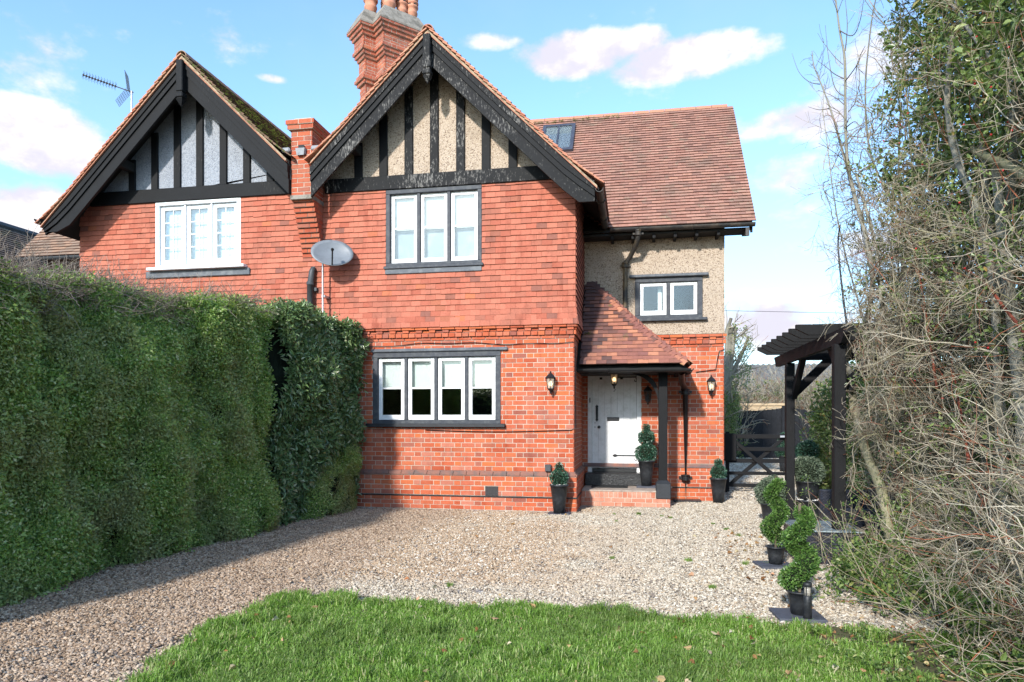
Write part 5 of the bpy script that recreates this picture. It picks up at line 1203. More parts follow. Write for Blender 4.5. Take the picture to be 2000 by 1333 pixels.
# ================================================================== gravel, lawn
def lawn_edge_y(x): return -5.56 + .05*math.sin(x*3.1) + .03*math.sin(x*7.7 + 1) - .06*max(0, x - .8) 
def lawn_left(y): return -1.87 + .12*np.clip(-6.2 - y, 0, 1) + .05*math.sin(y*5) + .04*math.sin(y*11)
edge = [(x, lawn_edge_y(x)) for x in np.linspace(-1.75, 5.2, 40)]; left = [(lawn_left(y), y) for y in np.linspace(-10.6, -5.72, 24)]
b = MB(); b.prism([(5.2, -10.6)] + edge[::-1] + left[::-1], .001, .012, 'z'); struct(obj('lawn', b, M_LAWNBASE))
def in_lawn(x, y): return (y < lawn_edge_y(x)) & (x > lawn_left(y))
def pebble_patch(k, n=150, size=.26, s0=.006, s1=.0125):
    b = MB(); ico = [(0, 0, 1), (.9, 0, .35), (.28, .85, .35), (-.73, .53, .35), (-.73, -.53, .35), (.28, -.85, .35), (.73, .53, -.3), (-.28, .85, -.3), (-.9, 0, -.3), (-.28, -.85, -.3), (.73, -.53, -.3)]
    fc = [(0, 1, 2), (0, 2, 3), (0, 3, 4), (0, 4, 5), (0, 5, 1), (1, 6, 2), (2, 7, 3), (3, 8, 4), (4, 9, 5), (5, 10, 1), (2, 6, 7), (3, 7, 8), (4, 8, 9), (5, 9, 10), (1, 10, 6)]
    V0 = np.array(ico)
    for i in range(n):
        s = random.uniform(s0, s1)*(1.5 if random.random() < .06 else 1); sc = np.array((s*random.uniform(.8, 1.5), s*random.uniform(.7, 1.1), s*random.uniform(.5, .85)))
        v = (V0 + rng.normal(0, .12, V0.shape))*sc; R3 = np.array(Euler((random.gauss(0, .35), random.gauss(0, .35), random.random()*6.28)).to_matrix()); v = v @ R3.T
        b.add(v + np.array((random.uniform(-size/2, size/2), random.uniform(-size/2, size/2), random.uniform(-.002, .010))), fc)
    me = b.mesh('pebble_patch'); me.materials.append(M_GRAV); return me
protos = [pebble_patch(k) for k in range(8)]; protosF = [pebble_patch(k, 60, .36, .013, .022) for k in range(5)]
P = []; idx = []
for y in np.arange(-8.2, 2.0, .16):
    for x in np.arange(-4.1, 4.4, .16):
        xx, yy = x + random.uniform(-.08, .08), y + random.uniform(-.08, .08)
        if bool(in_lawn(xx, yy - .0)) or (yy > -.22 and xx < .16) or (yy > .6 and xx < 1.6) or yy > SETB - .12 and xx < 2.6: continue
        q = np.array((xx, yy, 0)) - np.array(CAM); Zc = FV[0]*q[0] + FV[1]*q[1]; l = RV[0]*q[0] + RV[1]*q[1]
        if Zc < 2.5 or abs(l/Zc) > .85: continue
        P.append((xx, yy, .002)); idx.append(random.randrange(8))
for y in np.arange(1.7, 15.7, .3):
    for x in np.arange(2.5, 7.5, .3): P.append((x + random.uniform(-.12, .12), y + random.uniform(-.12, .12), .002)); idx.append(8 + random.randrange(5))
P = np.array(P); Q = np.zeros((len(P), 3)); Q[:, 2] = rng.random(len(P))*6.28
scatter('gravel', P, Q, rng.uniform(.9, 1.1, len(P)), protos + protosF, idx=idx)

def grass_patch(n, size, h0, h1):
    P = np.zeros((n, 3)); P[:, :2] = rng.uniform(-size/2, size/2, (n, 2)); az_ = rng.random(n)*6.28; h = rng.uniform(h0, h1, n); ln = rng.uniform(.15, 1.1, n)
    d = np.stack([np.cos(az_), np.sin(az_), np.zeros(n)], 1); s = np.stack([-np.sin(az_), np.cos(az_), np.zeros(n)], 1); wd = rng.uniform(.0016, .0034, n)[:, None]
    up = np.array((0, 0, 1.)); h = h[:, None]; ln = ln[:, None]
    m1 = P + up*h*.5 + d*h*ln*.22; m2 = P + up*h*(.88 - .18*ln) + d*h*ln*.62; tp = P + up*h*(1 - .45*ln) + d*h*ln*1.05
    v = np.stack([P - s*wd, P + s*wd, m1 - s*wd, m1 + s*wd, m2 - s*wd*.7, m2 + s*wd*.7, tp], 1).reshape(-1, 3); k = np.arange(n)*7
    f = np.concatenate([np.stack([k, k+1, k+3, k+2], 1), np.stack([k+2, k+3, k+5, k+4], 1)]).tolist() + np.stack([k+4, k+5, k+6], 1).tolist()
    b = MB(); b.add(v, f); me = b.mesh('grass_patch'); me.materials.append(M_GRASS); return me
gp = [grass_patch(230, .2, .025, .065) for _ in range(6)] + [grass_patch(130, .12, .05, .11) for _ in range(3)]
P = []; idx = []
for y in np.arange(-8.6, -5.3, .085):
    for x in np.arange(-2.3, 4.4, .085):
        xx, yy = x + random.uniform(-.06, .06), y + random.uniform(-.06, .06)
        if not bool(in_lawn(xx + random.gauss(0, .015), yy + .03 + random.gauss(0, .02))): continue
        if xx > 1.5 and random.random() < min(.93, (xx - 1.5)*.9): continue
        q = np.array((xx, yy, 0)) - np.array(CAM); Zc = FV[0]*q[0] + FV[1]*q[1]; l = RV[0]*q[0] + RV[1]*q[1]
        if Zc < 2.2 or abs(l/Zc) > .85: continue
        nearedge = (lawn_edge_y(xx) - yy < .22) or xx - lawn_left(yy) < .2
        P.append((xx, yy, .008)); idx.append(6 + random.randrange(3) if (nearedge and random.random() < .4) or random.random() < .16 else random.randrange(6))
for k in range(16): # weeds coming through the stones
    x, y = random.uniform(-1, 2.4), random.uniform(-5, .5); P.append((x, y, .004)); idx.append(6 + random.randrange(3))
P = np.array(P); Q = np.zeros((len(P), 3)); Q[:, 2] = rng.random(len(P))*6.28; Q[:, 0] = rng.normal(0, .1, len(P))
scl = rng.uniform(.7, 1.15, len(P)); scl[-16:] *= .5
scatter('lawn_grass', P, Q, scl, gp, idx=idx)
# fallen leaves
pr = []
for k in range(6):
    v, f = leaves6(np.zeros((1, 3)), np.array([[1., 0, 0]]), .045, .035, random.uniform(.1, .45), random.uniform(-.3, .4)); b = MB(); b.add(v, f); me = b.mesh('dry_leaf'); me.materials.append(M_LITTER); pr.append(me)
P = []
while len(P) < 330:
    x, y = random.uniform(-1.8, 3.6), random.uniform(-8.2, -5.4)
    if random.random() < (.22 + .78*max(0, min(1, (x - .6)/1.6))) and bool(in_lawn(x, y)): P.append((x, y, random.uniform(.04, .08) if x < 1.8 else random.uniform(.015, .05)))
while len(P) < 850: x, y = random.uniform(1.7, 3.4), random.uniform(-7.6, -1.5); P.append((x + random.random()*.3, y, .016))
while len(P) < 920: P.append((random.uniform(-3, 2.4), random.uniform(-5.5, 1.0), .018))
P = np.array(P); Q = rng.normal(0, .4, (len(P), 3)); Q[:, 2] = rng.random(len(P))*6.28
scatter('leaf_litter', P, Q, rng.uniform(.6, 1.3, len(P)), pr)

# ================================================================== left hedge
hy = np.array([-9.5, -6.17, -4.89, -3.7, -2.41, -1.7, -.2]); hx = np.array([-4.02, -3.95, -3.88, -3.88, -3.74, -3.68, -3.62])
def face_x(y, z): return np.interp(y, hy, hx) - .02 + .07*np.sin(z*2.3 + y*1.7) + .06*np.sin(y*4.1 + z) + .05*np.sin(z*5.1 - y*2.2) + .035*np.sin(y*9.3 + z*4.) - .10*np.clip((z - 2.2)/.6, 0, 1)
def top_z(y): return .04*np.sin(y*3.3) + .03*np.sin(y*8.1 + 1) + np.interp(y, [-9.5, -6.2, -5.5, -4., -2.4, -.3], [2.58, 2.58, 2.62, 2.76, 2.87, 2.9])
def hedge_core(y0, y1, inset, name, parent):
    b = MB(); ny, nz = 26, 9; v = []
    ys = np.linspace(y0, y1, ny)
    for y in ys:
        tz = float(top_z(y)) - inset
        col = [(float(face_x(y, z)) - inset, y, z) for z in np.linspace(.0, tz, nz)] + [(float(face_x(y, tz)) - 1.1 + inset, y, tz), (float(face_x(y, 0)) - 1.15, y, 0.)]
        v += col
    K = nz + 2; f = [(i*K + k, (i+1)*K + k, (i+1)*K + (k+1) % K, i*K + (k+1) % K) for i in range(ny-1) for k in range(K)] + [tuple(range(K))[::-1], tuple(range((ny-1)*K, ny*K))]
    b.add(v, f); return obj(name, b, M_CORE, parent)
hedge = thing('conifer_hedge', 'long clipped green hedge along the left side of the drive', 'hedge', (-4.3, -5.5, 0))
hedge_core(-9.4, -2.35, .16, 'inner_core', hedge)
cp = [cluster('hedge_sprig', 95, .13, .034, .018, M_CONIF, .45, facing=.45) for _ in range(9)]
def hedge_points(y0, y1, n, ntop, zlo=.03):
    y = rng.uniform(y0, y1, n); z = zlo + rng.random(n)*(top_z(y) - zlo); x = face_x(y, z) - .05 + rng.normal(0, .03, n)
    g = np.sin(y*6.2 + .7*np.sin(z*2.1)); x -= .09*np.clip(g - .72, 0, 1)*3          # vertical folds between the plants
    P = np.stack([x, y, z], 1); Nn = np.stack([np.ones(n), rng.normal(0, .4, n) - .25, rng.normal(.25, .4, n)], 1)
    y = rng.uniform(y0, y1, ntop); x = face_x(y, top_z(y)) - rng.random(ntop)*1.0; P2 = np.stack([x, y, top_z(y) - .06 + rng.normal(0, .04, ntop)], 1)
    N2 = np.stack([rng.normal(.2, .4, ntop), rng.normal(0, .4, ntop), np.ones(ntop)], 1)
    return np.concatenate([P, P2]), np.concatenate([Nn, N2])
P, Nn = hedge_points(-8.6, -2.42, 5200, 900)
scatter('foliage', P, normal_euler(Nn), rng.uniform(.75, 1.25, len(P)), cp, hedge)
# stray brown twigs on the left part of its top
def twig_batch(P0, D, L, r, K=6, wig=.12, droop=0., taper=.35):
    N = len(P0); D = D/np.linalg.norm(D, axis=1, keepdims=True); pts = [P0]; d = D.copy(); L = np.broadcast_to(L, (N,))[:, None]
    for k in range(K-1):
        d = d + rng.normal(0, wig, (N, 3)); d[:, 2] -= droop; d /= np.linalg.norm(d, axis=1, keepdims=True); pts.append(pts[-1] + d*L/(K-1))
    P = np.stack(pts, 1); R_ = np.broadcast_to(r, (N,))[:, None]*np.linspace(1, taper, K)[None]; return P, R_
def branch_tree(P, Rr, per, Lf, spread, K=5, wig=.15, tmin=.25, rf=.55, up=0.):
    """children along every polyline"""
    N, K0, _ = P.shape; t = rng.uniform(tmin, .98, (N, per)); s = t*(K0-1); i = np.minimum(s.astype(int), K0-2); fr = (s - i)[..., None]
    a = P[np.arange(N)[:, None], i]; c = P[np.arange(N)[:, None], i+1]; st = (a + (c - a)*fr).reshape(-1, 3); d = (c - a).reshape(-1, 3); d /= np.linalg.norm(d, axis=1, keepdims=True) + 1e-9
    d = d + unit(len(d))*spread; d[:, 2] += up; Lp = np.linalg.norm(P[:, -1] - P[:, 0], axis=1)[:, None].repeat(per, 1).reshape(-1)
    r0 = Rr[np.arange(N)[:, None], i].reshape(-1)*rf
    return twig_batch(st, d, Lp*Lf*rng.uniform(.5, 1.2, len(st)), r0, K, wig)
def keep_right(bt, x0):
    P, R_ = bt; k = (P[..., 0] > x0).all(1); return P[k], R_[k]
def clear_pergola(bt):
    P, R_ = bt; x, y, z = P[..., 0], P[..., 1], P[..., 2]
    bad = ((y > -3.25) & (x < 3.5) & (z < 2.35)) | ((x < 2.95) & (y > -5.2) & (z > .5)) | ((x < 2.85) & (z > 2.2)) | ((y > -2.2) & (x < 3.7))
    k = ~bad.any(1); return P[k], R_[k]
def twigs_obj(name, batches, mat, parent, sides=4, kind='stuff', minr=.0):
    b = MB()
    for P, R_ in batches: b.add(*sweep(P, np.maximum(R_, minr), sides))
    return obj(name, b, mat, parent, smooth=True, kind=kind)
n = 3400; y = np.concatenate([rng.uniform(-8.5, -3.9, 3050), rng.uniform(-4.2, -2.5, 350)]); x = face_x(y, top_z(y)) - rng.random(n)*.7 + .05; z = top_z(y) - rng.random(n)**1.5*.3*np.clip((-2.5 - y)/2, .1, 1) + .05
P0 = np.stack([x, y, z], 1); D = np.stack([rng.normal(.35, .6, n), rng.normal(0, .8, n), rng.uniform(-.2, .8, n)], 1)
b1 = twig_batch(P0, D, rng.uniform(.12, .4, n), .0045, 6, .22); b2 = branch_tree(*b1, 3, .5, .8); 
hrs = twigs_obj('dead_twigs', [b1, b2], M_DEADTWIG, hedge, 3, minr=.0016)
P = P0[rng.random(n) < .12] + rng.normal(0, .08, ((rng.random(1).size and 1), 3))
lp = [cluster('young_sprig', 16, .08, .035, .018, M_UNDER, .6) for _ in range(4)]
scatter('young_leaves', P, normal_euler(unit(len(P)) + np.array((0, 0, .6))), rng.uniform(.6, 1.1, len(P)), lp, hedge)

laurel = thing('laurel_hedge', 'darker glossy-leaved laurel at the house end of the hedge', 'hedge', (-4.1, -1.2, 0))
hedge_core(-2.22, -.22, .14, 'inner_core', laurel)
lc = [cluster('laurel_sprig', 26, .13, .085, .032, M_LAUREL, .5, True, facing=.45) for _ in range(7)]
P, Nn = hedge_points(-2.2, -.18, 1500, 420); k = P[:, 2] > .3
P[:, 0] += .12*np.clip((P[:, 2] - 1.1)/1.2, 0, 1) + .03; P[:, 2] += np.where(P[:, 2] > 2.8, .08, 0)
n = 260; z = rng.uniform(.1, 3.0, n); Pe = np.stack([rng.uniform(-4.4, -3.6, n) + .1*np.clip((z - 1.1)/1.2, 0, 1), np.full(n, -.2) + rng.normal(0, .03, n), z], 1)
P = np.concatenate([P, Pe]); Nn = np.concatenate([Nn, np.stack([rng.normal(.5, .3, n), rng.normal(.2, .4, n), rng.normal(.2, .3, n)], 1)])
scatter('foliage', P, normal_euler(Nn), rng.uniform(.8, 1.25, len(P)), lc, laurel)
n = 70; y = rng.uniform(-2.2, -.2, n); P0 = np.stack([face_x(y, 2.9) - rng.random(n)*.6 + .1, y, top_z(y) - .05], 1)
b1 = twig_batch(P0, np.stack([rng.normal(.1, .3, n), rng.normal(0, .3, n), np.ones(n)], 1), rng.uniform(.12, .3, n), .004, 5, .15); twigs_obj('shoots', [b1], M_BARK, laurel, 3)
scatter('shoot_leaves', b1[0][:, 2:].reshape(-1, 3), normal_euler(unit(n*3) + np.array((0, 0, .5))), rng.uniform(.4, .7, n*3), lc, laurel)
# soft grey-green shrub at the foot of the laurel
shrub = thing('grey_shrub', 'low grey-green shrub at the foot of the laurel against the brick plinth', 'shrub', (-3.6, -.7, 0))
sc_ = [cluster('shrub_sprig', 60, .11, .04, .014, M_CONIF, .5, facing=.5) for _ in range(4)]
n = 420; u = unit(n); u[:, 2] = np.abs(u[:, 2]); P = np.array((-3.7, -.85, .02)) + u*np.array((.26, .75, 1.05))*rng.uniform(.85, 1., (n, 1)); P = np.concatenate([P, np.array((-3.62, -.5, .8)) + unit(120)*.24])
scatter('foliage', P, normal_euler(np.concatenate([u, unit(120)]) + np.array((.2, 0, .2))), rng.uniform(.7, 1.1, len(P)), sc_, shrub)
b = MB(); b.lathe([(.2, 0), (.2, .4), (.12, .8), (.02, .95)], -3.72, -.8, 10); obj('stem', b, M_CORE, shrub)  # dark filler core standing in for shade inside the shrub

# ================================================================== right: overgrown hedgerow
M_ = on_x
hr = thing('overgrown_hedge', 'tall tangled hedge of bare grey twigs along the right edge', 'hedge', (3.9, -4.8, 0))
def stem(parent, name, pts, r0, r1, mat, X, sides=10, xs=None):
    Pp = np.array([on_x(px, py, (xs[i] if xs else X)) for i, (px, py) in enumerate(pts)])
    # smooth by Catmull-Rom
    out = []
    for i in range(len(Pp) - 1):
        p0, p1, p2, p3 = Pp[max(i-1, 0)], Pp[i], Pp[i+1], Pp[min(i+2, len(Pp)-1)]
        for t in np.linspace(0, 1, 6)[:-1]: out.append(.5*((2*p1) + (-p0+p2)*t + (2*p0-5*p1+4*p2-p3)*t*t + (-p0+3*p1-3*p2+p3)*t**3))
    out.append(Pp[-1]); out = np.array(out); r = np.linspace(r0, r1, len(out))*(1 + .06*np.sin(np.arange(len(out))*1.3))
    b = MB(); b.tube(out, r, sides); obj(name, b, mat, parent, True); return out, r
# the bare sapling that forks low down and rises above the pergola
sap = thing('bare_sapling', 'slender bare grey tree forking low and rising above the pergola against the sky', 'tree', on_x(1760, 1135, 3.15)[:2] + (0,))
T1, r1 = stem(sap, 'trunk', [(1768, 1180), (1745, 1080), (1722, 960), (1692, 885), (1668, 800), (1664, 735)], .048, .036, M_BARK, 3.15)
B1, rb1 = stem(sap, 'limb', [(1664, 735), (1652, 705), (1668, 668), (1690, 630), (1704, 560), (1694, 475), (1673, 399), (1656, 320), (1651, 236), (1650, 120), (1640, 60), (1631, -10)], .03, .008, M_BARKG, 3.15)
B2, rb2 = stem(sap, 'limb', [(1664, 735), (1690, 705), (1712, 665), (1722, 610), (1716, 520), (1700, 440), (1672, 340)], .03, .012, M_BARKG, 3.2)
B3, rb3 = stem(sap, 'limb', [(1668, 385), (1648, 305), (1626, 226), (1606, 170), (1590, 130), (1586, 100)], .014, .004, M_BARKG, 3.15)
tw_pts = [[(1601, 165), (1580, 160), (1560, 140), (1547, 105)], [(1650, 155), (1630, 145), (1612, 130), (1595, 118)], [(1650, 160), (1672, 130), (1682, 105), (1690, 90)], [(1650, 190), (1630, 170), (1618, 110), (1612, 50)], [(1651, 100), (1655, 50), (1651, 0)],
          [(1620, 212), (1600, 215), (1578, 209)], [(1642, 262), (1620, 258), (1608, 262)], [(1652, 300), (1630, 305), (1610, 303)], [(1668, 385), (1640, 395), (1612, 376), (1625, 368)], [(1664, 360), (1640, 362), (1614, 372)], [(1652, 250), (1670, 238), (1683, 255)], [(1640, 60), (1665, 70), (1680, 40), (1688, -10)]]
for tp in tw_pts: stem(sap, 'twig', tp, .006, .0022, M_BARKD, 3.15, 5)
main = [np.array(B1), np.array(B3)]
pl = []
for q, rr in ((B1, rb1), (B2, rb2), (B3, rb3)):
    ii = np.linspace(6 if len(q) > 30 else 3, len(q)-1, 8).astype(int); pl.append((q[ii][None], rr[ii][None]))
tb = [branch_tree(P_, R_, 14, .13, .9, 5, .12, .3, .35, .35) for P_, R_ in pl]; tb2 = [branch_tree(P_, R_, 3, .4, .7, 4, .15, .2, .6, .2) for P_, R_ in tb]
twigs_obj('fine_twigs', tb + tb2, M_BARKD, sap, 4, minr=.0016)
# dark thorny shoot
dk = thing('dead_stalk', 'thin blackened dead stalk standing against the sky above the pergola', 'stalk', on_x(1655, 640, 3.1)[:2] + (2.2,)); stem(dk, 'stalk', [(1656, 650), (1648, 590), (1640, 520), (1637, 470), (1641, 440)], .012, .007, M_IRON, 3.1, 6)
# thick stems of the hedgerow
for (pts, r0, r1, mt, X) in [
    ([(1995, 1010), (2000, 840), (1985, 700), (1975, 600), (1960, 480), (1945, 330)], .05, .03, M_BARKG, 3.50),
    ([(2010, 1180), (1985, 1100), (1962, 960), (1950, 820), (1946, 640), (1940, 560), (1925, 470), (1905, 395), (1875, 330), (1858, 270), (1850, 200), (1855, 120), (1860, 66)], .03, .02, M_BARKG, 3.45),
    ([(1990, 700), (1960, 560), (1935, 450), (1920, 290), (1905, 210), (1912, 155), (1940, 122), (1985, 80)], .026, .012, M_BARKG, 3.60),
    ([(2010, 350), (1965, 322), (1930, 308), (1900, 292)], .03, .024, M_BARK, 3.40), ([(1880, 330), (1850, 322), (1820, 318), (1792, 306)], .022, .015, M_BARK, 3.50),
    ([(1905, 640), (1880, 560), (1868, 480), (1850, 420), (1842, 405)], .016, .008, M_BARK, 3.40), ([(2005, 430), (1975, 455), (1940, 480), (1905, 500)], .012, .006, M_BARKG, 3.35),
    ([(1830, 760), (1812, 640), (1800, 560), (1780, 470), (1766, 440)], .010, .005, M_BARKR, 3.35), ([(1892, 900), (1880, 830), (1868, 760), (1858, 700)], .012, .006, M_BARKR, 3.37), ([(2010, 660), (1960, 600), (1930, 560), (1900, 535), (1880, 525)], .012, .005, M_BARKR, 3.37),
    ([(1815, 1230), (1790, 1150), (1780, 1100), (1788, 1020), (1775, 900), (1770, 760), (1782, 640)], .035, .018, M_BARK, 3.65), ([(1880, 1180), (1865, 1050), (1845, 930), (1830, 780), (1838, 640), (1830, 500)], .022, .012, M_BARK, 3.75),
    ([(1712, 1120), (1700, 1040), (1682, 1000), (1676, 985)], .022, .014, M_BARKD, 3.25), ([(1728, 1080), (1740, 960), (1755, 860), (1748, 720), (1760, 600), (1765, 480), (1755, 340), (1760, 200)], .02, .009, M_BARKG, 3.75),
    ([(1990, 1210), (1970, 1140), (1945, 1110), (1910, 1105)], .02, .012, M_BARKR, 3.30), ([(2000, 1000), (1960, 880), (1930, 830), (1915, 760)], .018, .01, M_BARKD, 3.55),
    ([(1740, 390), (1700, 300), (1690, 180), (1700, 60), (1712, -10)], .014, .006, M_BARKG, 3.85), ([(1975, 400), (1980, 250), (1990, 100), (1985, -20)], .035, .025, M_BARKG, 3.75), ([(1850, -10), (1880, 40), (1915, 90), (1950, 130), (1975, 170)], .016, .012, M_BARKG, 3.55)]:
    stem(hr, 'stem', pts, r0, r1, mt, X)
# tangle of twigs
def tangle(n, ylo, yhi, zlo, zhi, xlo, xhi, L, r, dirx=-.25, hor=1.):
    y = rng.uniform(ylo, yhi, n); z = rng.uniform(zlo, zhi, n); x = rng.uniform(xlo, xhi, n) + .12*np.sin(z*2.1 + y*1.3)
    D = np.stack([rng.normal(dirx, .55, n), rng.normal(0, .75, n), rng.normal(.3, .6*hor, n)], 1)
    return twig_batch(np.stack([x, y, z], 1), D, rng.uniform(.5, 1.3, n)*L, r*rng.uniform(.6, 1.3, n), 7, .2)
fx0 = 3.22
t1 = tangle(900, -7.6, -2.2, .1, 2.9, fx0 + .05, 4.0, .7, .0065); t1b = branch_tree(*t1, 7, .55, .85, 5, .2, .1, .6); t1c = branch_tree(*t1b, 3, .55, .9, 4, .2, .1, .65)
tx = tangle(220, -7.9, -5.9, .0, 1.3, 2.85, 3.4, .5, .005); txb = branch_tree(*tx, 5, .5, .85, 5, .2, .1, .6)
twigs_obj('twigs', [clear_pergola(q) for q in (t1, t1b, t1c, tx, txb)], M_TWIG, hr, 3, minr=.0017)
t2 = tangle(700, -7.6, -2.6, 2.6, 6.4, fx0 + .05, 4.3, .7, .006, -.2); t2b = branch_tree(*t2, 5, .55, .85, 5, .2, .1, .6); t2c = branch_tree(*t2b, 2, .5, .9, 4, .2, .1, .65)
ty = tangle(160, -3.6, -2.3, 2.5, 4.6, 3.1, 3.6, .5, .005, 0.); tyb = branch_tree(*ty, 6, .5, .85, 5, .2, .1, .6)
twigs_obj('twigs', [clear_pergola(q) for q in (t2, t2b, t2c)] + [ty, tyb], M_TWIG, hr, 3, minr=.0016)
# upright shoots behind, seen against the sky
n = 22; P0 = np.stack([rng.uniform(3.5, 4.4, n), rng.uniform(-4.6, -2.4, n), rng.uniform(.3, 2., n)], 1); D = np.stack([rng.normal(0, .08, n), rng.normal(0, .1, n), np.ones(n)], 1)
t3 = keep_right(twig_batch(P0, D, rng.uniform(3., 5., n), .012, 9, .05), 3.25); t3b = branch_tree(*t3, 9, .13, .9, 5, .15, .3, .45); t3c = branch_tree(*t3b, 3, .5, .8, 4, .15, .2, .6)
twigs_obj('shoots', [t3, t3b, t3c], M_TWIG, hr, 4, minr=.0016)
n = 16; P0 = np.stack([rng.uniform(3.3, 3.8, n), np.linspace(-6.9, -3.2, n) + rng.normal(0, .12, n), np.full(n, -.02)], 1); D = np.stack([rng.normal(.0, .12, n), rng.normal(0, .14, n), np.ones(n)], 1)
Pu, Ru = twig_batch(P0, D, rng.uniform(3., 5.6, n), rng.uniform(.012, .026, n), 12, .045, 0., .3)
ok_ = (Pu[..., 0] > 3.12).all(1) & (Pu[..., 1] < -2.7).all(1); Pu, Ru = Pu[ok_], Ru[ok_]; n = len(Pu)
for k in range(n):
    b = MB(); b.tube(Pu[k], Ru[k], 8); obj('stem', b, (M_BARKG, M_BARK, M_BARKG, M_BARKD)[k % 4], hr, True)
tu = branch_tree(Pu, Ru, 16, .16, .9, 6, .18, .1, .4); tub = branch_tree(*tu, 4, .5, .8, 4, .18, .15, .6)
twigs_obj('twigs', [clear_pergola(q) for q in (tu, tub)], M_TWIG, hr, 4, minr=.0018)
tz = tangle(240, -4.7, -3.55, 1.2, 3.4, 3.02, 3.45, .45, .0055, -.05); tzb = branch_tree(*tz, 6, .5, .85, 5, .2, .1, .6); tzc = branch_tree(*tzb, 2, .5, .85, 4, .2, .1, .65)
def keep_right(bt, x0):
    P, R_ = bt; k = (P[..., 0] > x0).all(1); return P[k], R_[k]
twigs_obj('twigs', [keep_right(q, 2.86) for q in (tz, tzb, tzc)], M_TWIG, hr, 3, minr=.0017)
# leaves: dense green high up, a darker curtain behind, a few below
pv = [cluster('hedge_leaves', 20, .15, .06, .038, M_PRIVET, .3, True, 1., facing=.8) for _ in range(7)]
def cloud(n, ylo, yhi, zlo, zhi, xlo, xhi): return np.stack([rng.uniform(xlo, xhi, n), rng.uniform(ylo, yhi, n), rng.uniform(zlo, zhi, n)], 1)
P = np.concatenate([cloud(3300, -7.0, -2.9, 2.9, 6.8, 3.45, 5.2), cloud(420, -7.4, -5.2, 2.5, 4.4, 3.25, 3.8)])
P = P[(P[:, 2] > 3.3 + .8*np.sin(P[:, 1]*2.)*.5)]
scatter('leaves', P, normal_euler(unit(len(P)) + np.array((-.4, -.4, .3))), rng.uniform(.6, 1.2, len(P)), pv, hr)
P = cloud(1500, -8.0, -1.6, .1, 3.6, 3.95, 5.0); scatter('inner_leaves', P, normal_euler(unit(len(P)) + np.array((-.6, -.4, .2))), rng.uniform(.7, 1.3, len(P)), pv, hr)
P = np.concatenate([cloud(220, -6.5, -3.3, .2, 3.2, 3.1, 3.6), cloud(420, -6.8, -2.8, 2.4, 4.6, 3.15, 4.2)]); scatter('sparse_leaves', P, normal_euler(unit(len(P))), rng.uniform(.3, .7, len(P)), pv, hr)
P = cloud(110, -6.0, -2.6, .8, 4.5, 3.15, 3.6); b = MB()
for p in P: b.lathe([(.0005, -.008), (.007, -.004), (.008, .002), (.005, .007), (.0005, .008)], p[0], p[1], 7, p[2])
obj('berries', b, M_BERRY, hr, True, kind='stuff')
# low green undergrowth at the hedge foot
ug = thing('undergrowth', 'low leafy green bramble and seedlings at the foot of the right hedge', 'shrub', (2.75, -5.0, 0))
up_ = [cluster('bramble_sprig', 16, .12, .045, .026, M_UNDER, .5, True, .9, facing=.6) for _ in range(6)]
y = rng.uniform(-6.8, -3.5, 460); hgt = np.interp(y, [-6.8, -5.6, -4.6, -3.5], [.16, .34, .42, .25]); x = 2.6 + rng.random(460)*1.0 + .12*np.sin(y*3) + np.interp(y, [-6.8, -5.5, -4.6, -3.5], [.35, .2, .02, .25]); z = .03 + rng.random(460)**1.5*hgt*np.clip((x - 2.3)/.5, .25, 1)
P = np.stack([x, y, z], 1); scatter('leaves', P, normal_euler(unit(len(P)) + np.array((-.3, -.3, .7))), rng.uniform(.6, 1.15, len(P)), up_, ug)
n = 70; P0 = np.stack([rng.uniform(2.75, 3.5, n), rng.uniform(-6.6, -3.4, n), np.full(n, .0)], 1); b1 = twig_batch(P0, np.stack([rng.normal(-.2, .4, n), rng.normal(0, .4, n), np.ones(n)], 1), rng.uniform(.4, .95, n), .005, 7, .15, .05); b2 = branch_tree(*b1, 4, .4, .8)
twigs_obj('stalks', [b1, b2], M_TWIG, ug, 3, minr=.0018)
gx_ = np.stack([rng.uniform(1.8, 3.3, 420), rng.uniform(-7.9, -5.7, 420), rng.uniform(.012, .05, 420)], 1); gx_ = gx_[rng.random(420) < np.clip((gx_[:, 0] - 1.7)/.9, 0, 1)]; scatter('ground_leaves', gx_, normal_euler(unit(len(gx_))*.5 + np.array((0, 0, 1.))), rng.uniform(.3, .65, len(gx_)), up_, ug)
tips = b1[0][:, 4:].reshape(-1, 3); scatter('tip_leaves', tips, normal_euler(unit(len(tips))), rng.uniform(.25, .6, len(tips)), up_, ug)
# ivy bush behind the pergola
iv = thing('ivy_bush', 'leafy ivy-clad bush filling the pergola arch behind the topiary', 'shrub', (3.9, .1, 0))
P = np.concatenate([np.array((4.15, .3, 1.0)) + unit(420)*np.array((.62, .9, 1.15))*rng.uniform(.6, 1, (420, 1)), cloud(200, -1.6, .8, .0, 2.4, 3.75, 4.6)]); P = P[P[:, 2] > .02]
scatter('leaves', P, normal_euler(unit(len(P)) + np.array((-.4, -.5, .3))), rng.uniform(.7, 1.2, len(P)), pv, iv)
n = 60; b1 = twig_batch(np.stack([rng.uniform(3.7, 4.5, n), rng.uniform(-.8, .9, n), rng.uniform(0, .5, n)], 1), np.stack([rng.normal(.0, .1, n), rng.normal(0, .15, n), np.ones(n)], 1), rng.uniform(.9, 1.8, n), .009, 7, .06); b2 = branch_tree(*b1, 6, .3, .9)
twigs_obj('stems', [b1, b2], M_TWIG, iv, 4, minr=.002)
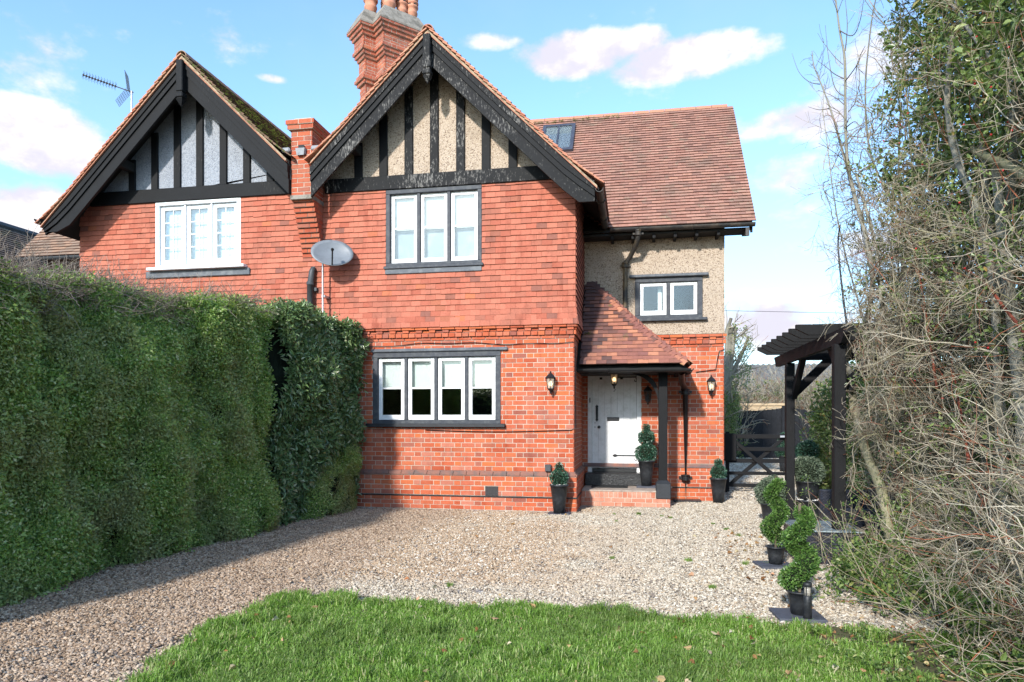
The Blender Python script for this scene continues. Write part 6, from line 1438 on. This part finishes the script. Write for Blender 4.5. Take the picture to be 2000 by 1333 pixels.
# ================================================================== beyond the house
po = thing('pollarded_tree', 'grey pollarded tree with cut stubs beside the right corner of the house', 'tree', (3.6, 12.5, 0))
for pts, r0, r1 in ([[(1408, 960), (1412, 860), (1418, 760), (1424, 690), (1428, 640)], .13, .06], [[(1416, 800), (1424, 730), (1432, 660), (1436, 640)], .08, .05], [[(1416, 780), (1430, 730), (1450, 690), (1462, 658)], .05, .03], [[(1414, 820), (1425, 745), (1440, 722)], .05, .035], [[(1412, 760), (1420, 690), (1419, 650), (1428, 622)], .06, .035], [[(1414, 850), (1428, 800), (1440, 770)], .05, .02]):
    stem(po, 'limb', pts, r0, r1, M_BARKG, 0, 8, xs=[0]*len(pts)) if False else None
    Pp = np.array([on_y(px, py, 12.5) for px, py in pts]); b = MB(); b.tube(Pp, np.linspace(r0, r1, len(Pp))*1.5, 9); obj('limb', b, M_BARKG, po, True)
P0 = np.array([on_y(rng.uniform(1408, 1450), rng.uniform(640, 860), 12.5 + rng.normal(0, .2)) for _ in range(60)]); b1 = twig_batch(P0, np.stack([rng.normal(.4, .4, 60), rng.normal(0, .4, 60), rng.uniform(.2, 1, 60)], 1), rng.uniform(.4, 1.1, 60), .02, 5, .1); twigs_obj('twigs', [b1, branch_tree(*b1, 4, .4, .8)], M_TWIG, po, 4, minr=.004)
P = np.concatenate([np.array([on_y(rng.uniform(1415, 1465), rng.uniform(640, 800), 12.6 + rng.normal(0, .4)) for _ in range(70)]), np.array([on_y(rng.uniform(1412, 1440), rng.uniform(760, 850), 12.2) for _ in range(60)])]); scatter('leaves', P, normal_euler(unit(len(P))), rng.uniform(.7, 1.2, len(P)), pv, po)
def scrub(label, c, s, nl, nt, mat_leaf_protos, hgt, tw=.012):
    t = thing('scrub_bush', label, 'bush', (c[0], c[1], 0)); P = np.stack([rng.normal(0, s[0]*.45, nl) + c[0], rng.normal(0, s[1]*.45, nl) + c[1], rng.random(nl)*hgt], 1)
    P[:, 2] *= np.clip(1.15 - ((P[:, 0] - c[0])/s[0])**2, .3, 1)
    scatter('leaves', P, normal_euler(unit(nl) + np.array((0, -.5, .4))), rng.uniform(.9, 1.7, nl), mat_leaf_protos, t)
    P0 = np.stack([rng.normal(0, s[0]*.45, nt) + c[0], rng.normal(0, s[1]*.4, nt) + c[1], rng.uniform(.0, hgt*.5, nt)], 1); b1 = twig_batch(P0, np.stack([rng.normal(0, .35, nt), rng.normal(0, .35, nt), np.ones(nt)], 1), hgt*rng.uniform(.5, .85, nt), tw, 6, .12); b2 = branch_tree(*b1, 8, .3, .8); b3 = branch_tree(*b2, 3, .5, .8, 4)
    twigs_obj('twigs', [b1, b2, b3], M_TWIG, t, 3, minr=tw*.5); return t
pvs = pv; ups = up_
scrub('pale twiggy scrub rising above the middle of the black fence', (7.0, 21, 0), (2.6, 1.2), 300, 190, ups, 3.1); scrub('dark green bush behind the black fence beside the house corner', (4.3, 19.5, 0), (1.3, .9), 380, 40, pvs, 3.0)
scrub('bare scrub behind the fence, half hidden by the pergola', (10.2, 22, 0), (2.4, 1.2), 260, 150, ups, 3.2); scrub('bright green seedling bush against the house end of the fence', (4.05, 13.2, 0), (.45, .5), 160, 20, ups, 2.6)
scrub('dense bush behind the ivy, right of the gate', (7.6, 9.0, 0), (1.6, 2.), 500, 60, pvs, 2.6)
# far tree line on the horizon
tlh = MB()
rngp = np.random.default_rng(3)
for i in range(60):
    x = -60 + i*5 + rngp.normal(0, 1); 
ft = thing('far_trees', 'low dark line of trees on the horizon behind the shed roof', 'tree line', (40, 130, 0)); ft['kind'] = 'stuff'
P = np.stack([rng.uniform(-40, 130, 900), rng.uniform(125, 135, 900), rng.random(900)*9.5], 1); scatter('crowns', P, normal_euler(unit(900)), rng.uniform(9, 15, 900), pv, ft)
# moss along the wing ridge and in the roof valleys
P = np.array([(x, RY - rng.random()*.16 - .1, RZ - .12 - rng.random()*.02) for x in rng.uniform(-1.2, .6, 70)] + [(rng.uniform(.1, .28), PE + .35 + rng.random()*.5, 2.86 + rng.random()*.06) for _ in range(25)])
mp2 = [cluster('moss_tuft', 30, .05, .02, .01, M_MOSS, .4) for _ in range(3)]
scatter('moss', P, normal_euler(unit(len(P)) + np.array((0, -.5, 1.))), rng.uniform(.5, 1., len(P)), mp2, house)
n = 900; d_ = rng.uniform(.05, 1.6, n); P = np.stack([XL + d_, rng.uniform(-.5, 3.2, n)**1., T0 - d_ + .012], 1); scatter('moss', P, normal_euler(np.tile((.7, 0, .7), (n, 1)) + unit(n)*.3), rng.uniform(.4, 1.1, n), mp2, neigh)

# hedge added behind the camera, out of view, to darken the window reflections
sh = thing('reflection_hedge', 'added unseen hedge behind the camera that darkens the pane reflections', 'hedge', (0, -24, 0))
b = MB(); b.prism([(-24.6, 0), (-23.4, 0), (-23.5, 2.6), (-24.4, 2.8)], -26, 26, 'x'); obj('inner_core', b, M_CORE, sh)
P = np.stack([rng.uniform(-26, 26, 2600), rng.uniform(-24.4, -23.2, 2600), rng.random(2600)*3.4], 1); scatter('leaves', P, normal_euler(unit(2600) + np.array((0, .8, .3))), rng.uniform(1.5, 3., 2600), pv, sh)
